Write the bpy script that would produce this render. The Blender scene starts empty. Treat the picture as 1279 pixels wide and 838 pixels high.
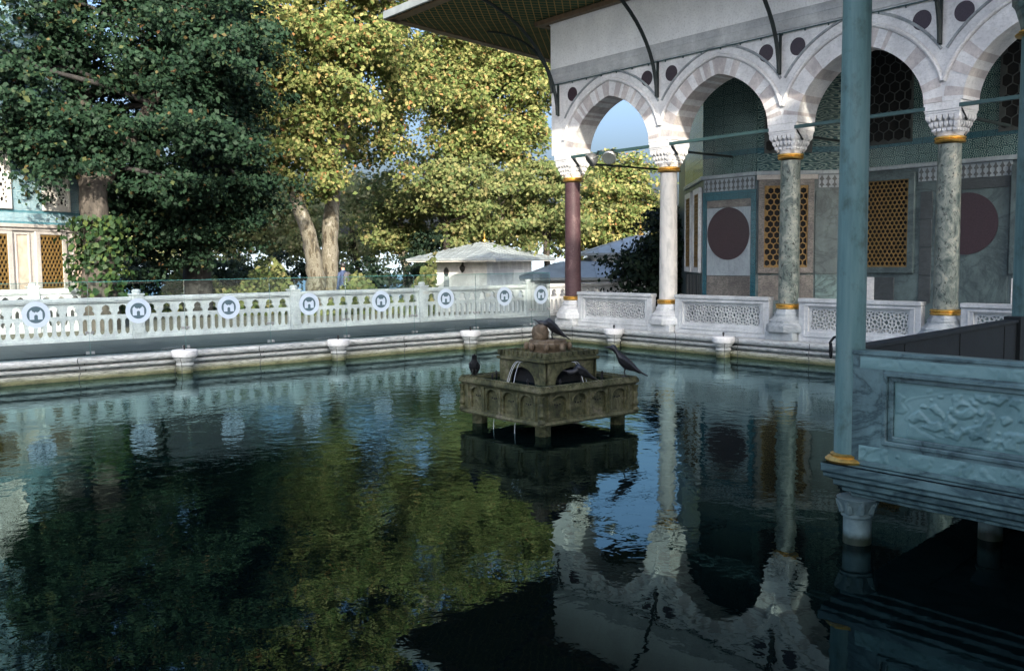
import bpy, bmesh, math, random
import numpy as np
from mathutils import Vector, Matrix
from mathutils.geometry import tessellate_polygon
R = math.radians
random.seed(4)
rng = np.random.default_rng(11)
S = bpy.context.scene
COL = S.collection
PI = math.pi

# ------------------------------------------------------------------ camera
F_PX, YAW, PITCH, ROLL = 1169.5, 0.8940, 0.0803, -0.0090
CAM = Vector((18.155, -16.652, 1.70))
fw = Vector((-math.sin(YAW)*math.cos(PITCH), math.cos(YAW)*math.cos(PITCH), -math.sin(PITCH)))
rt = Vector((math.cos(YAW), math.sin(YAW), 0)); up = rt.cross(fw)
r2 = rt*math.cos(ROLL)+up*math.sin(ROLL); u2 = up*math.cos(ROLL)-rt*math.sin(ROLL)
cam = bpy.data.cameras.new('camera'); co = bpy.data.objects.new('camera', cam); COL.objects.link(co)
co.matrix_world = Matrix(((r2.x, u2.x, -fw.x, CAM.x), (r2.y, u2.y, -fw.y, CAM.y), (r2.z, u2.z, -fw.z, CAM.z), (0, 0, 0, 1)))
cam.sensor_width = 36; cam.lens = F_PX/1279*36; cam.clip_start = .05; cam.clip_end = 20000
S.camera = co
# ------------------------------------------------------------------ world, sun, exposure
SUN_AZ = Vector((.882, -.471, 0)).normalized(); SUN_EL = R(24)
w = bpy.data.worlds.new('World'); S.world = w; w.use_nodes = True
nt = w.node_tree; bg = nt.nodes['Background']
sky = nt.nodes.new('ShaderNodeTexSky'); sky.sky_type = 'NISHITA'; sky.sun_disc = False
sky.sun_elevation = SUN_EL; sky.sun_rotation = math.atan2(SUN_AZ.x, SUN_AZ.y)
sky.air_density = .9; sky.dust_density = 10.; sky.ozone_density = 4.
nt.links.new(sky.outputs[0], bg.inputs[0]); bg.inputs[1].default_value = .14
sl = bpy.data.lights.new('sun', 'SUN'); sl.energy = 2.05; sl.angle = R(.5); sl.color = (1, .89, .74)
so = bpy.data.objects.new('sun', sl); COL.objects.link(so)
sd = SUN_AZ*math.cos(SUN_EL)+Vector((0, 0, math.sin(SUN_EL)))
so.rotation_euler = (-sd).to_track_quat('-Z', 'Y').to_euler()
S.view_settings.view_transform = 'Standard'; S.view_settings.look = 'None'
S.view_settings.exposure = 2.12; S.view_settings.gamma = 1
S.cycles.max_bounces = 8; S.cycles.transparent_max_bounces = 16; S.cycles.caustics_reflective = True; S.cycles.sample_clamp_indirect = 4; S.cycles.caustics_refractive = False
S.cycles.use_denoising = True

def ray(px, py):
    return fw + r2*((px-639.5)/F_PX) + u2*((419-py)/F_PX)
def P(px, py, D):                      # the point D metres in front of the camera on that sight line
    return CAM + ray(px, py)*D

# ------------------------------------------------------------------ materials
class NT:
    def __init__(s, name):
        s.m = bpy.data.materials.new(name); s.m.use_nodes = True; s.t = s.m.node_tree
        s.b = s.t.nodes['Principled BSDF']
    def n(s, typ, **kw):
        nd = s.t.nodes.new(typ)
        for k, v in kw.items(): setattr(nd, k, v)
        return nd
    def l(s, a, b): s.t.links.new(a, b)
    def coord(s, scale=(1, 1, 1), rot=(0, 0, 0)):
        tc = s.n('ShaderNodeTexCoord'); mp = s.n('ShaderNodeMapping')
        mp.inputs['Scale'].default_value = scale; mp.inputs['Rotation'].default_value = rot
        s.l(tc.outputs['Object'], mp.inputs[0]); return mp.outputs[0]
    def noise(s, vec, scale, detail=6, rough=.55, dist=0):
        nd = s.n('ShaderNodeTexNoise'); nd.inputs['Scale'].default_value = scale; nd.inputs['Detail'].default_value = detail
        nd.inputs['Roughness'].default_value = rough; nd.inputs['Distortion'].default_value = dist
        if vec is not None: s.l(vec, nd.inputs['Vector'])
        return nd.outputs[0]
    def ramp(s, fac, stops):
        nd = s.n('ShaderNodeValToRGB'); e = nd.color_ramp.elements
        while len(e) < len(stops): e.new(.5)
        for i, (p, c) in enumerate(stops): e[i].position = p; e[i].color = (*c, 1)
        s.l(fac, nd.inputs[0]); return nd.outputs[0]
    def mix(s, fac, a, b, mode='MIX'):
        nd = s.n('ShaderNodeMix', data_type='RGBA', blend_type=mode)
        if isinstance(fac, (int, float)): nd.inputs[0].default_value = fac
        else: s.l(fac, nd.inputs[0])
        for k, v in ((6, a), (7, b)):
            if isinstance(v, tuple): nd.inputs[k].default_value = (*v, 1)
            else: s.l(v, nd.inputs[k])
        return nd.outputs[2]
    def math(s, op, a, b=0., c=None):
        nd = s.n('ShaderNodeMath', operation=op)
        for k, v in enumerate((a, b, c)):
            if v is None: continue
            if isinstance(v, (int, float)): nd.inputs[k].default_value = v
            else: s.l(v, nd.inputs[k])
        return nd.outputs[0]
    def xyz(s, vec):
        nd = s.n('ShaderNodeSeparateXYZ'); s.l(vec, nd.inputs[0]); return nd.outputs
    def bump(s, h, strength=.3, dist=.01):
        nd = s.n('ShaderNodeBump'); nd.inputs['Strength'].default_value = strength; nd.inputs['Distance'].default_value = dist
        s.l(h, nd.inputs['Height']); s.l(nd.outputs[0], s.b.inputs['Normal'])
    def col(s, c):
        if isinstance(c, tuple): s.b.inputs['Base Color'].default_value = (*c, 1)
        else: s.l(c, s.b.inputs['Base Color'])
    def rough(s, r, metal=0., spec=None):
        if isinstance(r, (int, float)): s.b.inputs['Roughness'].default_value = r
        else: s.l(r, s.b.inputs['Roughness'])
        s.b.inputs['Metallic'].default_value = metal
        if spec is not None: s.b.inputs['Specular IOR Level'].default_value = spec

M = {}
def plain(name, c, r=.6, metal=0., var=.25, scale=6., spec=None, bump=.15):
    t = NT(name); v = t.coord(); n = t.noise(v, scale, 8)
    lo = tuple(x*(1-var) for x in c); hi = tuple(min(1, x*(1+var)) for x in c)
    t.col(t.ramp(n, [(.3, lo), (.7, hi)])); t.rough(r, metal, spec)
    if bump: t.bump(t.noise(v, scale*5, 4), bump, .01)
    M[name] = t.m; return t
def marble(name, base, vein, scale=1.4, rough=.4, rot=(0, 0, .5), grime=.35, amount=.5, stretch=(1, 1, 3)):
    t = NT(name); v = t.coord(stretch, rot)
    vn = t.noise(v, scale*1.3, 7, .6, 1.6)
    f = t.math('POWER', t.math('SUBTRACT', 1., t.math('ABSOLUTE', t.math('MULTIPLY', t.math('SUBTRACT', vn, .5), 5.))), 3.)
    f = t.math('MAXIMUM', f, t.math('MULTIPLY', t.noise(v, scale*.6, 4), .5))
    c = t.mix(t.math('MULTIPLY', f, amount*.8), base, vein)
    g = t.noise(t.coord((1, 1, .6)), 2.3, 9, .65)
    gm = t.ramp(g, [(.42, (1-grime, 1-grime, 1-grime*.95)), (.68, (1, 1, 1))])
    c = t.mix(1., c, gm, 'MULTIPLY')
    sp = t.noise(t.coord(), 22, 5, .7)
    c = t.mix(.5, c, t.ramp(sp, [(.34, (.62, .62, .6)), (.5, (1, 1, 1))]), 'MULTIPLY')
    t.col(c); t.rough(rough); t.bump(t.noise(t.coord(), 34, 6, .7), .22, .008)
    M[name] = t.m; return t
marble('fence_marble', (.60, .62, .62), (.40, .44, .45), grime=.3)
marble('marble_white', (.82, .82, .81), (.52, .55, .56), grime=.28)
marble('wall_marble', (.115, .165, .17), (.04, .065, .07), .7, .4, (0, .3, .3), .4, 1., (1, 1, 1.4))
marble('slab_marble', (.36, .42, .45), (.26, .31, .34), .7, .35, (0, .6, .3), .25, .8, (3, 3, .6))
marble('marble_grey', (.42, .46, .47), (.17, .21, .23), .7, .4, (0, .3, .3), .35, .8, (1, 1, 1.4))
marble('marble_blue', (.20, .33, .32), (.055, .105, .11), .9, .38, (.2, .5, .3), .45, 1.25, (1, 1, 2.2))
marble('marble_pink', (.68, .635, .605), (.57, .52, .50), 1.6, .5, grime=.45)
marble('plaster_white', (.88, .90, .90), (.82, .84, .85), .6, .8, (0, 0, 0), .12, .5)
marble('hut_plaster', (.90, .90, .88), (.80, .79, .77), .5, .85, (0, 0, 0), .3, .5)
marble('breccia', (.10, .10, .095), (.42, .38, .33), 4.0, .35, (.4, .2, .3), .5, .8)
marble('dark_slate', (.045, .055, .06), (.10, .12, .13), 1.5, .35)
marble('lk_marble', (.50, .475, .44), (.38, .36, .34), 1.2, .5, (0, .2, .4), .25)
plain('onyx', (.50, .40, .32), .45, 0, .25, 5)
plain('porphyry', (.032, .017, .024), .35, 0, .3, 40, bump=.05)
plain('gold', (.62, .38, .10), .38, .85, .25, 25, bump=.1)
plain('gold_lattice', (.19, .12, .04), .5, .35, .3, 14)
plain('lattice_grey', (.05, .062, .062), .8)
plain('frieze_ink', (.085, .095, .10), .5)
plain('iron_teal', (.03, .07, .07), .45, .1, .2, 9)
plain('iron_dark', (.015, .024, .024), .5, .2, .3, 12)
plain('black_iron', (.012, .012, .013), .5, .5, .2, 30)
plain('dark_panel', (.008, .012, .012), .7, 0, .4, 5)
plain('chrome', (.35, .36, .37), .35, .8, .1, 10)
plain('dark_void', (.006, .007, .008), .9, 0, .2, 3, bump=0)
t = NT('post_blue'); v = t.coord((6, 6, .5)); n = t.noise(v, 2.2, 8, .65); n2 = t.noise(t.coord((1, 1, .6)), 5, 8, .7)
c = t.ramp(n, [(.3, (.06, .135, .135)), (.5, (.10, .195, .19)), (.72, (.15, .245, .235))])
c = t.mix(.8, c, t.ramp(n2, [(.34, (.45, .42, .36)), (.48, (1, 1, 1))]), 'MULTIPLY'); t.col(c); t.rough(.6); t.bump(n2, .25, .008); M['post_blue'] = t.m
plain('brown_wood', (.10, .065, .035), .6, 0, .3, 7)
plain('white_wood', (.62, .61, .57), .6, 0, .15, 12)
plain('sticker_white', (.40, .48, .57), .5, 0, .06, 5, bump=0)
plain('sticker_dark', (.05, .09, .11), .5, 0, .1, 5, bump=0)
plain('lantern_black', (.02, .02, .02), .5)
plain('crow_black', (.016, .017, .02), .45, 0, .35, 30)
plain('pigeon_grey', (.05, .055, .065), .5, 0, .35, 25)
plain('skin', (.45, .28, .2), .5); plain('jacket', (.03, .05, .11), .8); plain('trousers', (.03, .035, .05), .8); plain('backpack', (.06, .06, .07), .8)
plain('lead_roof', (.25, .285, .295), .5, .15, .25, 1.6)
plain('garden_ground', (.09, .085, .06), .95, 0, .4, .5)
plain('hill_haze', (.30, .38, .42), .95, 0, .3, .004, bump=0)  # distance haze put into the colour: pale grey-blue, not green
plain('back_wall', (.84, .83, .80), .9, 0, .15, 1)  # kept pale so the added shade block bounces light; also the hut shutter

def column_mats():
    t = NT('serpentine'); v = t.coord((1, 1, .7))
    vo = t.n('ShaderNodeTexVoronoi', feature='F1'); vo.inputs['Scale'].default_value = 11; t.l(v, vo.inputs['Vector'])
    n = t.noise(v, 5, 8, .65, 1.2); n2 = t.noise(v, 17, 6, .6, .6)
    c = t.ramp(n, [(.32, (.03, .05, .047)), (.45, (.10, .125, .112)), (.60, (.23, .25, .215)), (.72, (.32, .27, .19))])
    dk = t.ramp(n2, [(.35, (.06, .08, .085)), (.44, (1, 1, 1))])
    sp = t.ramp(t.math('ADD', vo.outputs['Distance'], t.math('MULTIPLY', n2, .5)), [(.34, (.10, .13, .15)), (.42, (1, 1, 1))])
    c = t.mix(.9, c, dk, 'MULTIPLY'); c = t.mix(.85, c, sp, 'MULTIPLY')
    t.col(c); t.rough(.32); t.bump(n2, .1, .01); M['serpentine'] = t.m
    t = NT('porphyry_column'); v = t.coord()
    n = t.noise(v, 3.2, 9, .7, .5)
    c = t.ramp(n, [(.3, (.034, .017, .021)), (.55, (.060, .032, .037)), (.72, (.15, .10, .10))])
    sp = t.ramp(t.noise(v, 60, 3, .6), [(.62, (0, 0, 0)), (.72, (.2, .16, .15))])
    t.col(t.mix(1., c, sp, 'ADD')); t.rough(.5, spec=.3); t.bump(n, .15, .01); M['porphyry_column'] = t.m
    t = NT('grey_column'); v = t.coord((1, 1, .35), (.2, 0, 0))
    n = t.noise(v, 4, 9, .65, 1.5)
    t.col(t.ramp(n, [(.3, (.30, .30, .29)), (.5, (.50, .49, .46)), (.7, (.60, .58, .54))])); t.rough(.45); t.bump(t.noise(v, 30, 5), .15, .01); M['grey_column'] = t.m
column_mats()

def tile_mat(name, dark, mid, light, sx=.25, border=True):
    # glazed Iznik tiles: square modules with a blossom and scrolls in each, thin joints
    t = NT(name); v = t.coord(); o = t.xyz(v)
    h = t.math('ADD', t.math('MULTIPLY', o[0], .83), t.math('MULTIPLY', o[1], -.55))
    fu = t.math('FRACT', t.math('DIVIDE', h, sx)); fv = t.math('FRACT', t.math('DIVIDE', o[2], sx))
    cu = t.math('SUBTRACT', fu, .5); cv = t.math('SUBTRACT', fv, .5)
    rr = t.math('SQRT', t.math('ADD', t.math('MULTIPLY', cu, cu), t.math('MULTIPLY', cv, cv)))
    ang = t.math('ARCTAN2', cv, cu)
    pet = t.math('ADD', t.math('MULTIPLY', rr, 16), t.math('MULTIPLY', t.math('SINE', t.math('MULTIPLY', ang, 8)), 1.1))
    band = t.math('SINE', t.math('MULTIPLY', pet, 2.0))
    n = t.noise(v, 16, 5, .6, 2.0)
    c = t.ramp(n, [(.38, dark), (.62, mid)])
    f = t.math('ADD', band, t.math('MULTIPLY', t.math('SUBTRACT', n, .5), 2.2))
    c = t.mix(t.ramp(f, [(.25, (0, 0, 0)), (.45, (.85, .85, .85))]), c, light)
    j = t.math('MAXIMUM', t.math('ABSOLUTE', cu), t.math('ABSOLUTE', cv))
    c = t.mix(t.math('GREATER_THAN', j, .475), c, tuple(x*.6 for x in mid))
    big = t.noise(v, 1.3, 4)
    c = t.mix(1., c, t.ramp(big, [(.35, (.7, .75, .75)), (.65, (1, 1, 1))]), 'MULTIPLY')
    t.col(c); t.rough(.22); t.bump(n, .06, .004); M[name] = t.m
tile_mat('tile_teal', (.006, .035, .05), (.02, .085, .095), (.26, .36, .32))
tile_mat('tile_blue', (.010, .05, .08), (.025, .10, .13), (.06, .17, .20), .22)
tile_mat('tile_turquoise', (.03, .13, .19), (.08, .24, .30), (.20, .38, .42), .22)
tile_mat('tile_pale', (.10, .26, .36), (.24, .42, .50), (.55, .62, .62), .24)

def soffit_mat():
    t = NT('soffit_lattice'); o = t.xyz(t.coord())
    p = .27
    a = t.math('FRACT', t.math('DIVIDE', t.math('ADD', o[0], o[1]), p)); b = t.math('FRACT', t.math('DIVIDE', t.math('SUBTRACT', o[0], o[1]), p))
    l = t.math('MAXIMUM', t.math('LESS_THAN', a, .13), t.math('LESS_THAN', b, .13))
    n = t.noise(t.coord(), 1.5, 6)
    g = t.ramp(n, [(.3, (.025, .055, .033)), (.7, (.05, .085, .05))])
    t.col(t.mix(l, g, (.30, .20, .08))); t.rough(.95, spec=.05); t.bump(l, .4, .01); M['soffit_lattice'] = t.m
soffit_mat()

def stone_fountain():
    t = NT('mossy_stone'); v = t.coord()
    n = t.noise(v, 4.5, 9, .65, .6); n2 = t.noise(v, 19, 7, .7)
    c = t.ramp(n, [(.3, (.018, .020, .008)), (.45, (.062, .066, .024)), (.58, (.13, .125, .062)), (.72, (.20, .175, .125))])
    c = t.mix(.75, c, t.ramp(n2, [(.36, (.25, .25, .2)), (.56, (1, 1, 1))]), 'MULTIPLY')
    t.col(c); t.rough(.75); t.bump(n2, .5, .015); M['mossy_stone'] = t.m
    t = NT('rusty_stone'); v = t.coord(); n = t.noise(v, 9, 8, .65, .5)
    t.col(t.ramp(n, [(.3, (.05, .038, .022)), (.5, (.13, .092, .055)), (.7, (.22, .18, .125))])); t.rough(.8); t.bump(n, .5, .02); M['rusty_stone'] = t.m
    t = NT('kerb_marble'); v = t.coord(); o = t.xyz(v)
    wv = t.noise(t.coord((.6, .6, 3)), 3.5, 8, .65, .8)
    c = t.ramp(wv, [(.3, (.24, .26, .26)), (.5, (.38, .40, .40)), (.7, (.50, .51, .50))])
    zz = t.math('ADD', o[2], t.math('MULTIPLY', t.math('SUBTRACT', wv, .5), .10))
    alg = t.ramp(t.math('ADD', zz, .5), [(.08, (.10, .11, .05)), (.14, (.33, .32, .15)), (.20, (.66, .65, .52)), (.27, (1, 1, 1))])
    c = t.mix(1., c, alg, 'MULTIPLY')
    sp = t.noise(t.coord((3, 3, 14)), 3, 6, .7)
    c = t.mix(.8, c, t.ramp(sp, [(.36, (.35, .35, .33)), (.52, (1, 1, 1))]), 'MULTIPLY')
    jt = t.math('LESS_THAN', t.math('FRACT', t.math('DIVIDE', t.math('ADD', o[0], o[1]), 1.73)), .011)
    c = t.mix(jt, c, (.05, .055, .05))
    t.col(c); t.rough(.55); t.bump(sp, .3, .01); M['kerb_marble'] = t.m
    t = NT('support_marble'); v = t.coord(); o = t.xyz(v); n = t.noise(v, 7, 8, .65)
    c = t.ramp(n, [(.3, (.085, .13, .13)), (.7, (.17, .24, .235))])
    zz = t.math('ADD', o[2], t.math('MULTIPLY', t.math('SUBTRACT', n, .5), .08))
    c = t.mix(1., c, t.ramp(t.math('ADD', zz, .5), [(.55, (.12, .13, .07)), (.60, (1, 1, 1))]), 'MULTIPLY'); t.col(c); t.rough(.5); t.bump(n, .3, .01); M['support_marble'] = t.m
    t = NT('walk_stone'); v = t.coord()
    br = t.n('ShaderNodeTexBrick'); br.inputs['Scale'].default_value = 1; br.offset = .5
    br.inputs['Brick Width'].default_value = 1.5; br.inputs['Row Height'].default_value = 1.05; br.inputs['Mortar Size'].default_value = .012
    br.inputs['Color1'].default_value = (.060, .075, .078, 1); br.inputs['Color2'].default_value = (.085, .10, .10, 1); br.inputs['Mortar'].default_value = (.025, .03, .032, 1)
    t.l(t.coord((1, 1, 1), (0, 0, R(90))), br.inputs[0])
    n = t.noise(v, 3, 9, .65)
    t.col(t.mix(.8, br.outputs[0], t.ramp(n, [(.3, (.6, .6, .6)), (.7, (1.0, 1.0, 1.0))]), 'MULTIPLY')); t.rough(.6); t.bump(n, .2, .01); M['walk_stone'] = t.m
stone_fountain()

def water_mats():
    t = NT('pool_water'); t.col((.0004, .0012, .0014)); t.rough(.01); t.b.inputs['IOR'].default_value = 1.333; t.b.inputs['Specular Tint'].default_value = (.50, .82, .86, 1)
    v = t.coord()
    # gentle wind ripple: two noises of different length, plus rings spreading from the fountain
    n1 = t.noise(t.coord((1.0, 1.0, 1), (0, 0, .5)), 3.2, 3, .5, .6)
    n2 = t.noise(t.coord((1, 1, 1), (0, 0, .2)), 9.5, 2, .5, .3)
    n3 = t.noise(v, .8, 2, .5, .3)
    o = t.xyz(v)
    dx = t.math('SUBTRACT', o[0], 9.1); dy = t.math('SUBTRACT', o[1], -8.8)
    d = t.math('SQRT', t.math('ADD', t.math('MULTIPLY', dx, dx), t.math('MULTIPLY', dy, dy)))
    ring = t.math('SINE', t.math('MULTIPLY', t.math('ADD', d, t.math('MULTIPLY', n1, .14)), 42))
    fall = t.math('POWER', 2.718, t.math('MULTIPLY', t.math('MULTIPLY', d, d), -.16))
    # calmer towards the sheltered right side
    calm = t.n('ShaderNodeMapRange'); calm.inputs[1].default_value = 8.; calm.inputs[2].default_value = 14.5; calm.inputs[3].default_value = 1.; calm.inputs[4].default_value = .30
    t.l(o[0], calm.inputs[0])
    h = t.math('ADD', t.math('MULTIPLY', n1, 1.0), t.math('MULTIPLY', n2, .28))
    wide = t.math('ADD', .36, t.math('MULTIPLY', 1.1, t.math('POWER', 2.718, t.math('MULTIPLY', t.math('MULTIPLY', d, d), -.025))))
    h = t.math('MULTIPLY', t.math('MULTIPLY', h, calm.outputs[0]), wide)
    h = t.math('ADD', h, t.math('MULTIPLY', t.math('MULTIPLY', ring, fall), .05))
    h = t.math('ADD', h, t.math('MULTIPLY', n3, .9))
    bp = t.n('ShaderNodeBump'); bp.inputs['Strength'].default_value = 1.; bp.inputs['Distance'].default_value = .0050; t.l(h, bp.inputs['Height'])
    fr_ = t.n('ShaderNodeFresnel'); fr_.inputs[0].default_value = 1.333; t.l(bp.outputs[0], fr_.inputs['Normal'])
    gl = t.n('ShaderNodeBsdfGlossy'); gl.inputs['Roughness'].default_value = .012; gl.inputs['Color'].default_value = (.56, .80, .82, 1); t.l(bp.outputs[0], gl.inputs['Normal'])
    df = t.n('ShaderNodeBsdfDiffuse'); df.inputs['Color'].default_value = (.0008, .0022, .0024, 1)
    mx = t.n('ShaderNodeMixShader'); t.l(fr_.outputs[0], mx.inputs[0]); t.l(df.outputs[0], mx.inputs[1]); t.l(gl.outputs[0], mx.inputs[2])
    t.l(mx.outputs[0], t.t.nodes['Material Output'].inputs[0]); M['pool_water'] = t.m
    t = NT('sea_water'); t.col((.02, .09, .14)); t.rough(.25); t.bump(t.noise(t.coord(), .05, 4), .3, 1); M['sea_water'] = t.m
    # glass: mostly clear with a mirror share that follows the Fresnel law
    t = NT('glass'); fr = t.n('ShaderNodeFresnel'); fr.inputs[0].default_value = 1.5
    tr = t.n('ShaderNodeBsdfTransparent'); tr.inputs[0].default_value = (.88, .94, .94, 1)
    gl = t.n('ShaderNodeBsdfGlossy'); gl.inputs['Roughness'].default_value = .01
    mx = t.n('ShaderNodeMixShader'); t.l(fr.outputs[0], mx.inputs[0]); t.l(tr.outputs[0], mx.inputs[1]); t.l(gl.outputs[0], mx.inputs[2])
    t.l(mx.outputs[0], t.t.nodes['Material Output'].inputs[0]); M['glass'] = t.m
    t = NT('glass_edge'); t.col((.05, .20, .19)); t.rough(.2); M['glass_edge'] = t.m
    t = NT('jet'); tr = t.n('ShaderNodeBsdfTransparent'); gl = t.n('ShaderNodeBsdfPrincipled'); gl.inputs['Base Color'].default_value = (.7, .75, .78, 1); gl.inputs['Roughness'].default_value = .1
    mx = t.n('ShaderNodeMixShader'); mx.inputs[0].default_value = .5; t.l(tr.outputs[0], mx.inputs[1]); t.l(gl.outputs[0], mx.inputs[2]); t.l(mx.outputs[0], t.t.nodes['Material Output'].inputs[0]); M['jet'] = t.m
water_mats()

def leaf_mat(name, stops, trans=.35, rough=.5):
    t = NT(name); g = t.n('ShaderNodeNewGeometry')
    c = t.ramp(g.outputs['Random Per Island'], stops)
    t.col(c); t.rough(rough, spec=.12)
    tl = t.n('ShaderNodeBsdfTranslucent'); t.l(c, tl.inputs[0])
    mx = t.n('ShaderNodeMixShader'); mx.inputs[0].default_value = trans
    t.l(t.b.outputs[0], mx.inputs[1]); t.l(tl.outputs[0], mx.inputs[2]); t.l(mx.outputs[0], t.t.nodes['Material Output'].inputs[0]); M[name] = t.m
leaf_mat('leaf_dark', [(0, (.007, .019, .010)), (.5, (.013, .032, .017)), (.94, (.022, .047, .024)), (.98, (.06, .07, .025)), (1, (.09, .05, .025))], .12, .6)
leaf_mat('leaf_plane', [(0, (.06, .10, .028)), (.35, (.125, .165, .05)), (.75, (.24, .245, .09)), (.94, (.32, .285, .115)), (1, (.34, .16, .07))], .4)
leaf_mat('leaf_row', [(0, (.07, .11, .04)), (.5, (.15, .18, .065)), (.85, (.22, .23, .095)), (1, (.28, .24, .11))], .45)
leaf_mat('leaf_row_pale', [(0, (.20, .26, .12)), (.5, (.34, .38, .19)), (.85, (.44, .44, .25)), (1, (.48, .42, .26))], .5)  # leaf_row lightened: missing light put into the colour of the shaded farther trees
leaf_mat('leaf_ivy', [(0, (.012, .03, .013)), (.7, (.028, .06, .02)), (1, (.08, .11, .03))], .2)
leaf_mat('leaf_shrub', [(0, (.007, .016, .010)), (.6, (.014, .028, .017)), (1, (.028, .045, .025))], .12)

def bark(name, stops, scale):
    t = NT(name); v = t.coord((1, 1, .45)); n = t.noise(v, scale, 8, .6, .6)
    t.col(t.ramp(n, stops)); t.rough(.9); t.bump(t.noise(t.coord((1, 1, .25)), 12, 8, .7), .8, .03); M[name] = t.m
bark('bark_brown', [(.3, (.018, .016, .013)), (.55, (.062, .054, .044)), (.8, (.12, .105, .088))], 6)
bark('bark_dark', [(.3, (.010, .010, .010)), (.7, (.032, .031, .029))], 5)
bark('bark_plane', [(.36, (.035, .032, .022)), (.44, (.075, .062, .038)), (.50, (.17, .16, .125)), (.58, (.10, .09, .06)), (.68, (.28, .27, .235))], 4.2)

# ------------------------------------------------------------------ mesh helpers
def wloc(o):
    p = Vector((0, 0, 0))
    while o is not None: p = p+o.location; o = o.parent
    return p
class MB:
    def __init__(s): s.v = []; s.f = []; s.mi = []; s.m = 0
    def add(s, vs, fs):
        b = len(s.v); s.v += [tuple(x) for x in vs]; s.f += [tuple(i+b for i in f) for f in fs]; s.mi += [s.m]*len(fs); return s
    def box(s, x0, x1, y0, y1, z0, z1):
        return s.add([(x, y, z) for x in (x0, x1) for y in (y0, y1) for z in (z0, z1)],
                     [(0, 1, 3, 2), (4, 6, 7, 5), (0, 4, 5, 1), (2, 3, 7, 6), (0, 2, 6, 4), (1, 5, 7, 3)])
    def obox(s, fr, u0, u1, v0, v1, n0, n1):
        c = [fr(u, v, n) for u in (u0, u1) for v in (v0, v1) for n in (n0, n1)]
        return s.add(c, [(0, 1, 3, 2), (4, 6, 7, 5), (0, 4, 5, 1), (2, 3, 7, 6), (0, 2, 6, 4), (1, 5, 7, 3)])
    def tube(s, pts, rad, n=8, caps=True, sq=1.0):
        pts = [Vector(p) for p in pts]
        if isinstance(rad, (int, float)): rad = [rad]*len(pts)
        vs = []; fs = []; prev = None
        for i, p in enumerate(pts):
            t = (pts[min(i+1, len(pts)-1)]-pts[max(i-1, 0)]).normalized()
            if prev is None:
                a = t.orthogonal().normalized()
            else:
                a = (prev-t*prev.dot(t)).normalized()
            prev = a; b = t.cross(a)
            for k in range(n):
                an = 2*PI*k/n; vs.append(p+(a*math.cos(an)+b*math.sin(an)*sq)*rad[i])
        for i in range(len(pts)-1):
            for k in range(n):
                k2 = (k+1) % n; fs.append((i*n+k, i*n+k2, (i+1)*n+k2, (i+1)*n+k))
        if caps: fs.append(tuple(range(n))[::-1]); fs.append(tuple(range((len(pts)-1)*n, len(pts)*n)))
        return s.add(vs, fs)
    def lathe(s, prof, n=32, c=(0, 0, 0), start=0., sx=1., sy=1.):
        vs = []; fs = []
        for r, z in prof:
            for k in range(n):
                a = start+2*PI*k/n; vs.append((c[0]+r*math.cos(a)*sx, c[1]+r*math.sin(a)*sy, c[2]+z))
        m = len(prof)
        for i in range(m-1):
            for k in range(n):
                k2 = (k+1) % n; fs.append((i*n+k, i*n+k2, (i+1)*n+k2, (i+1)*n+k))
        fs.append(tuple(range(n))[::-1]); fs.append(tuple(range((m-1)*n, m*n)))
        return s.add(vs, fs)
    def plate(s, outer, holes, fr, n0, n1, back=True):
        # a slab with outline and holes given in (u, v); fr maps (u, v, n) to the world
        loops = [outer]+list(holes)
        tri = tessellate_polygon([[Vector((u, v, 0)) for u, v in lp] for lp in loops])
        flat = [p for lp in loops for p in lp]; N = len(flat)
        vs = [fr(u, v, n1) for u, v in flat]+[fr(u, v, n0) for u, v in flat]
        fs = []
        for a, b, c in tri:
            fs.append((a, b, c))
            if back: fs.append((c+N, b+N, a+N))
        i0 = 0
        for lp in loops:
            L = len(lp)
            for k in range(L):
                a = i0+k; b = i0+(k+1) % L; fs.append((a, b, b+N, a+N))
            i0 += L
        return s.add(vs, fs)
    def sphere(s, c, r, n=12, sc=(1, 1, 1)):
        pr = [(max(1e-4, math.sin(PI*i/n))*r, -math.cos(PI*i/n)*r*sc[2]) for i in range(n+1)]
        return s.lathe(pr, n*2, c, 0, sc[0], sc[1])
    def build(s, name, mats, parent=None, bevel=0, smooth=True, ang=38, world=True):
        me = bpy.data.meshes.new(name)
        off = wloc(parent) if (parent is not None and world) else Vector((0, 0, 0))
        me.from_pydata([(x-off.x, y-off.y, z-off.z) for x, y, z in s.v], [], s.f)
        bm = bmesh.new(); bm.from_mesh(me); bmesh.ops.recalc_face_normals(bm, faces=bm.faces); bm.to_mesh(me); bm.free()
        mats = mats if isinstance(mats, (list, tuple)) else [mats]
        for m in mats: me.materials.append(M[m])
        if len(mats) > 1: me.polygons.foreach_set('material_index', s.mi)
        if smooth:
            me.polygons.foreach_set('use_smooth', [True]*len(me.polygons)); me.set_sharp_from_angle(angle=R(ang))
        o = bpy.data.objects.new(name, me); COL.objects.link(o)
        if parent is not None: o.parent = parent
        if bevel:
            b = o.modifiers.new('bevel', 'BEVEL'); b.width = bevel; b.segments = 2; b.limit_method = 'ANGLE'; b.angle_limit = R(40)
        return o
def thing(name, label, cat, loc=(0, 0, 0), group=None):
    o = bpy.data.objects.new(name, None); COL.objects.link(o); o.location = loc; o.empty_display_size = .2
    o['label'] = label; o['category'] = cat
    if group: o['group'] = group
    return o
def tag(o, label, cat, group=None):
    o['label'] = label; o['category'] = cat
    if group: o['group'] = group
    return o
def structure(o): o['kind'] = 'structure'; return o
def children(o): return [c for c in bpy.data.objects if c.parent is o]
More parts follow.
